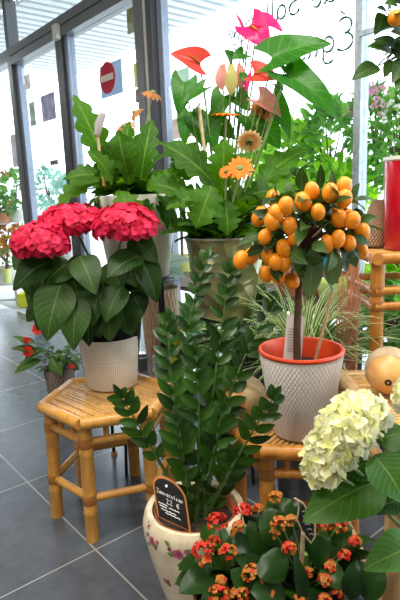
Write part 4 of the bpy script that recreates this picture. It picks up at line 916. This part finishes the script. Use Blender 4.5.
t, c, r, h_ = bucket('pot', 'yellow pot behind the silver bucket on the low table', 'pot', 177, 362, 18, 36, M['yellow'])
WB = onlt(157, 350); WB = V((P(160, 310, ly0 + .36).x, ly0 + .36, LT)); wbh = P(157, 287, WB.y).z - LT
t = thing('potted_silver_foliage', 'silver veined foliage plant in a brown wicker planter behind the jars', 'potted plant', WB)
pot(t, WB, .085, .10, wbh, M['wick'], 'wicker_planter'); soil(t, WB + V((0, 0, wbh - .02)), .085)
b = MB(); wt = WB + V((0, 0, wbh - .02))
for (bx, by, tx, ty, w) in [(160, 272, 190, 258, 18), (158, 276, 146, 252, 16), (162, 274, 186, 276, 14), (158, 276, 142, 266, 14), (160, 276, 166, 254, 14)]:
    b.leaf(P(bx, by, WB.y - .05), P(tx, ty, WB.y - .14), V((0, -.7, .8)), w / FPX * WB.y * 1.1, 'lance', .2, .16, 4, 10, curl=.1)
for i in range(14):
    d = rdir(20, 70); b.leaf(wt, wt + V((d.x * .15, d.y * .1, d.z * .12)), UPV, .05, 'lance', .2, .15, 4, 8)
b.build('silver_leaves', L['silver'], t)
b = MB()
for i in range(90):
    d = rdir(25, 85); p = wt + d * .02; q = wt + V((d.x * .2, d.y * .12, d.z * .14)); b.leaf(p, q, UPV, .007, 'lance', .1, .15, 2, 6, curl=.2)
b.build('grassy_leaves', L['kum'], t)

# ------------------------------------------------------------------ impatiens on a wooden tripod
f0 = PZ(43, 418, 0); IY = f0.y + .06; c0 = P(62, 398, IY); c1 = P(62, 370, IY); IC = V((c0.x, IY, c0.z))
t = thing('tripod_stool', 'small wooden tripod stool under the impatiens behind the bamboo stool', 'stool', (IC.x, IC.y, 0))
b = MB(); b.lathe([(.0004, -.018), (.085, -.018), (.088, -.009), (.085, 0), (.0004, 0)], IC, 30); b.build('seat', M['wood'], t)
for a in (200, 320, 80):
    d = V((math.cos(math.radians(a)), math.sin(math.radians(a)), 0)); b = MB(); b.tube([V((IC.x, IC.y, 0)) + d * .10, IC + d * .065 + V((0, 0, -.015))], [.009, .012], 9); b.build('leg', M['wood'], t)
t = thing('potted_impatiens', 'red flowered impatiens in a grey brown woven pot behind the bamboo stool', 'potted plant', IC)
ih = c1.z - c0.z + .02; pot(t, IC, .07, .088, ih, M['grey_knit'], 'woven_pot'); soil(t, IC + V((0, 0, ih - .015)), .076)
b = MB(); tI = IC + V((0, 0, ih - .01))
for i in range(80):
    d = rdir(0, 80); p = tI + V((d.x * .09, d.y * .08, R_.uniform(.02, .13))); q = p + V((d.x * .09, d.y * .07, R_.uniform(-.05, .03))); b.leaf(p, q, UPV + d * .4, .032, 'lance', .2, .1, 2, 7, curl=.15)
for (bx, by, tx, ty, w) in [(40, 352, 10, 349, 9), (42, 360, 14, 374, 13), (30, 346, 12, 336, 7), (50, 358, 62, 376, 12), (36, 345, 22, 340, 8), (44, 348, 24, 362, 11)]:
    b.leaf(P(bx, by, IY - .1), P(tx, ty, IY - .14), V((0, -.5, .8)), w / FPX * IY * 1.1, 'lance', .2, .1, 4, 8)
b.build('foliage', L['imp'], t)
b = MB()
for i in range(9): d = rdir(10, 70); b.tube([tI, tI + V((d.x * .1, d.y * .08, .1))], .004, 6)
b.build('stems', M['stem'], t)
for (x, y, r_) in [(38, 329, 6), (28, 351, 6), (27, 340, 4), (72, 366, 3)]:
    c = P(x, y, IY - .13 if x < 60 else IY - .1); b = MB()
    for k in range(6):
        a = k * PI / 3 + x; dv = V((math.cos(a), -.25, math.sin(a))); b.leaf(c, c + dv * (r_ / FPX * IY), V((0, -1, .3)), r_ / FPX * IY, 'round', .1, .1, 2, 4)
    b.build('blossom', L['impred'], t)

# ------------------------------------------------------------------ plants on the pavement outside
def bush(name, label, c, r, n, lw, mat, zb, cat='plant', flowers=None, potm='terracotta', ph=.22, lk='ovate', group=None, base=0.0):
    c = V(c); t_ = thing(name, label, cat, (c.x, c.y, base)); rr_ = min(.16, r[0] * .6)
    pot(t_, (c.x, c.y, base), rr_ * .75, rr_, ph, M[potm], n=28)
    b = MB(); b.tube([(c.x, c.y, base + ph * .6), (c.x + .01, c.y, c.z - r[2] * .3), c], [.014, .012, .006], 7)
    for k in range(9): d = rdir(10, 80); b.tube([(c.x, c.y, c.z - r[2] * .6), c + V((d.x * r[0], d.y * r[1], d.z * r[2])) * .75], [.007, .003], 5)
    b.build('branches', M['bark'], t_); b = MB()
    for i in range(n):
        d = rdir(-70, 90); k = R_.uniform(.25, 1) ** .5; p = c + V((d.x * r[0], d.y * r[1], d.z * r[2])) * k; q = p + (d + V((R_.uniform(-.9, .9), R_.uniform(-.9, .9), R_.uniform(-.7, .6)))).normalized() * lw * R_.uniform(1.2, 2.2); b.leaf(p, q, d + UPV * .6, lw * R_.uniform(.7, 1.2), lk, .2, .08, 2, 5)
    b.build('foliage', L[mat], t_)
    if flowers:
        fm, fn, fs, zone = flowers
        for k in range(fn):
            d = rdir(*zone); p = c + V((d.x * r[0], d.y * r[1], d.z * r[2])) * R_.uniform(.95, 1.12); b = MB()
            for i in range(9):
                a = R_.random() * 6.28; dv = V((math.cos(a), R_.uniform(-.6, .3), math.sin(a))); b.leaf(p + dv * fs * .2, p + dv * fs, V((0, -1, .4)), fs * .8, 'petal', .1, .1, 2, 3)
            b.build('blossom', L[fm], t_)
    return t_
# raised bench outside the big window
BV = V0 + .62; bu0, bu1 = -1.9, 3.6; BH = .55
t = thing('display_bench', 'pale display bench outside the big window holding green plants', 'bench', W((bu0 + bu1) / 2, BV, 0))
b = MB(); b.wbox(bu0, bu1, BV - .4, BV + .4, BH - .03, BH); b.build('top', M['bark'], t, smooth=False)
for u in (bu0 + .1, (bu0 + bu1) / 2, bu1 - .1):
    for dv in (-.34, .34): b = MB(); b.wbox(u - .02, u + .02, BV + dv - .02, BV + dv + .02, 0, BH - .03); b.build('leg', M['white_metal'], t, smooth=False)
def ob(px, py, dv): d = ray(px, py); tt = (BV + dv) / d.dot(AV); return CAM + d * tt
for (px, py, dv, r, n, lw, mat, lb, fl) in [
    (292, 165, -.12, (.20, .2, .22), 300, .055, 'out', 'bright green bush outside the window behind the largest anthurium leaves', None),
    (330, 150, .0, (.22, .2, .27), 420, .045, 'outd', 'mid green leafy shrub outside the window left of the steel post', None),
    (376, 134, -.02, (.17, .16, .24), 420, .035, 'outd', 'pink blossomed shrub outside the window right of the steel post', ('opink', 34, .020, (15, 85, 120, 300))),
    (400, 150, -.16, (.14, .14, .26), 320, .035, 'outd', 'white blossomed shrub outside the window at the far right', ('owhite', 12, .018, (-10, 60, 160, 280))),
    (338, 195, -.2, (.20, .16, .17), 320, .04, 'out', 'low lime green plant outside the window behind the kumquat fruit', None),
    (262, 172, .1, (.20, .16, .15), 200, .04, 'out', 'yellow blossomed green plant outside the window behind the orange gerberas', ('oyel', 9, .018, (10, 80, 180, 330))),
    (392, 290, -.14, (.20, .16, .16), 340, .05, 'out', 'bright green plant outside seen between the legs of the tall stand', None),
    (178, 160, .1, (.20, .16, .12), 140, .04, 'out', 'pale green plant outside behind the leaves of both gerberas', None)]:
    bush('shrub', lb, ob(px, py, dv), r, n, lw, mat, 0, 'shrub', fl, 'lime' if n % 3 else 'terracotta', .14, base=BH)
for (px, py, v_, r, lw, mat, lb) in [(232, 352, V0 - .42, (.17, .15, .19), .045, 'kum', 'dark leafy plant in a dark pot on the floor below the sage pot'), (258, 330, V0 - .40, (.15, .13, .17), .04, 'imp', 'dark green plant on the floor by the window left of the striped grass'),
    (392, 318, V0 + .10, (.17, .12, .16), .045, 'outd', 'green plant low outside the window behind the legs of the tall stand'), (190, 330, V0 + .12, (.16, .12, .15), .05, 'outd', 'green plant low outside the window behind the tallest zamioculcas stems')]:
    d = ray(px, py); c = CAM + d * (v_ / d.dot(AV)); bush('shrub', lb, c, r, 260, lw, mat, 0, 'shrub', None, 'zinc_dark', max(.12, c.z - r[2] * .9))
# low rack and upper shelf on the pavement at left
rc = PZ(16, 305, 0); rx1 = rc.x; ry = rc.y
sz1 = P(8, 284, ry).z; sz2 = P(8, 223, ry).z
t = thing('display_rack', 'white metal plant rack with two shelves outside the left door', 'rack', (rx1 - .8, ry + .25, 0))
for z in (sz1, sz2): b = MB(); b.box((rx1 - 1.6, ry, z - .02), (1.62, 0, 0), (0, .5, 0), (0, 0, .02)); b.build('shelf', M['white_metal'], t, smooth=False)
b = MB(); b.box((rx1 - 1.6, ry, .05), (1.6, 0, 0), (0, .02, 0), (0, 0, .025)); b.build('bottom_rail', M['white_metal'], t, smooth=False)
for (x, y, zt) in ((rx1, ry, sz1), (rx1, ry + .48, sz2), (rx1 - 1.58, ry, sz2), (rx1 - 1.58, ry + .48, sz2)): b = MB(); b.box((x, y, 0), (.025, 0, 0), (0, .025, 0), (0, 0, zt)); b.build('post', M['white_metal'], t, smooth=False)
def on(z, px, Y): return V((P(px, 250, Y).x, Y, z))
for (px, z, dy, zc, r, n, lw, mat, pm_, ph, lb, fl) in [
    (4, sz1, .12, .30, (.10, .09, .08), 60, .03, 'outd', 'lime', .17, 'dark flowered small plant in a lime pot on the low rack shelf', ('impred', 3, .02, (20, 80, 200, 340))),
    (6, sz1, .34, .52, (.26, .15, .2), 200, .06, 'croton', 'white_pot', .17, 'yellow and orange leaved plant on the low rack shelf', ('opink', 5, .03, (30, 80, 160, 320))),
    (24, sz1, .38, .42, (.15, .12, .16), 120, .05, 'outd', 'terracotta', .12, 'green plant at the right end of the low rack shelf', None),
    (4, sz2, .12, .20, (.20, .14, .11), 160, .045, 'outd', 'terracotta', .11, 'green plant in a terracotta bowl on the upper rack shelf', ('ored', 6, .025, (-10, 40, 200, 340))),
    (20, sz2, .3, .36, (.24, .18, .24), 200, .05, 'outd', 'white_pot', .15, 'leafy green plant in a white pot at the upper shelf end', ('ored', 2, .03, (30, 80, 160, 320)))]:
    c = on(z, px, ry + dy); c.z = z + zc; bush('shrub', lb, c, r, n, lw, mat, 0, 'shrub', fl, pm_, ph, base=z)
yc = PZ(28, 307, 0); yw = 19 * yc.y * 1.03 / FPX; yh = 13 * yc.y * 1.03 / FPX
t = thing('crate', 'yellow plastic crate on the pavement at the end of the white rack', 'crate', (yc.x, yc.y + .1, 0))
b = MB(); x0, y0 = yc.x - yw / 2, yc.y; b.box((x0, y0, 0), (yw, 0, 0), (0, .008, 0), (0, 0, yh)); b.box((x0, y0 + .25, 0), (yw, 0, 0), (0, .008, 0), (0, 0, yh)); b.box((x0, y0 + .008, 0), (.008, 0, 0), (0, .242, 0), (0, 0, yh)); b.box((x0 + yw - .008, y0 + .008, 0), (.008, 0, 0), (0, .242, 0), (0, 0, yh)); b.box((x0 + .008, y0 + .008, 0), (yw - .016, 0, 0), (0, .242, 0), (0, 0, .01)); b.build('body', M['yellow'], t, smooth=False)
b = MB(); b.box((x0 - .006, y0 - .006, yh - .02), (yw + .012, 0, 0), (0, .006, 0), (0, 0, .02)); b.build('rim', M['yellow'], t, smooth=False)
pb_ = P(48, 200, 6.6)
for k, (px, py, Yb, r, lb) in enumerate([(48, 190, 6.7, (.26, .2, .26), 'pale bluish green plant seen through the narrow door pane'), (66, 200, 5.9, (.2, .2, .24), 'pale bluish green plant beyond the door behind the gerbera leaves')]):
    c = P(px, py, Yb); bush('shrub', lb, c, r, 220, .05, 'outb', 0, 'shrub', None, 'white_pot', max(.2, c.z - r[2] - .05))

# ------------------------------------------------------------------ light
w = bpy.data.worlds.new('sky'); SC.world = w; w.use_nodes = True; nt = w.node_tree; nt.nodes.clear()
bg = nt.nodes.new('ShaderNodeBackground'); out = nt.nodes.new('ShaderNodeOutputWorld'); bg.inputs[0].default_value = (.84, .93, 1, 1); bg.inputs[1].default_value = 4.0; nt.links.new(bg.outputs[0], out.inputs[0])
def area(name, loc, size, power, col, rot=(0, 0, 0)):
    l = bpy.data.lights.new(name, 'AREA'); l.shape = 'RECTANGLE'; l.size, l.size_y = size; l.energy = power; l.color = col
    o = bpy.data.objects.new(name, l); COL.objects.link(o); o.location = loc; o.rotation_euler = rot; return o
for (x, y, e) in ((-.9, 1.3, 46), (.7, 1.2, 44), (-1.3, -.3, 50), (.7, -.9, 12)): area('ceiling_fill', (x, y, 2.98), (1.2, .35), e, (1, .93, .83))  # unseen fill lights added under the ceiling to brighten the plants
for o in list(bpy.data.objects):
    if '_o' in o: del o['_o']
SC.view_settings.view_transform = 'Standard'; SC.view_settings.look = 'None'; SC.view_settings.exposure = .12; SC.view_settings.gamma = 1; SC.view_settings.use_curve_mapping = False
SC.cycles.max_bounces = 10; SC.cycles.transparent_max_bounces = 16; SC.cycles.diffuse_bounces = 4; SC.cycles.use_denoising = True
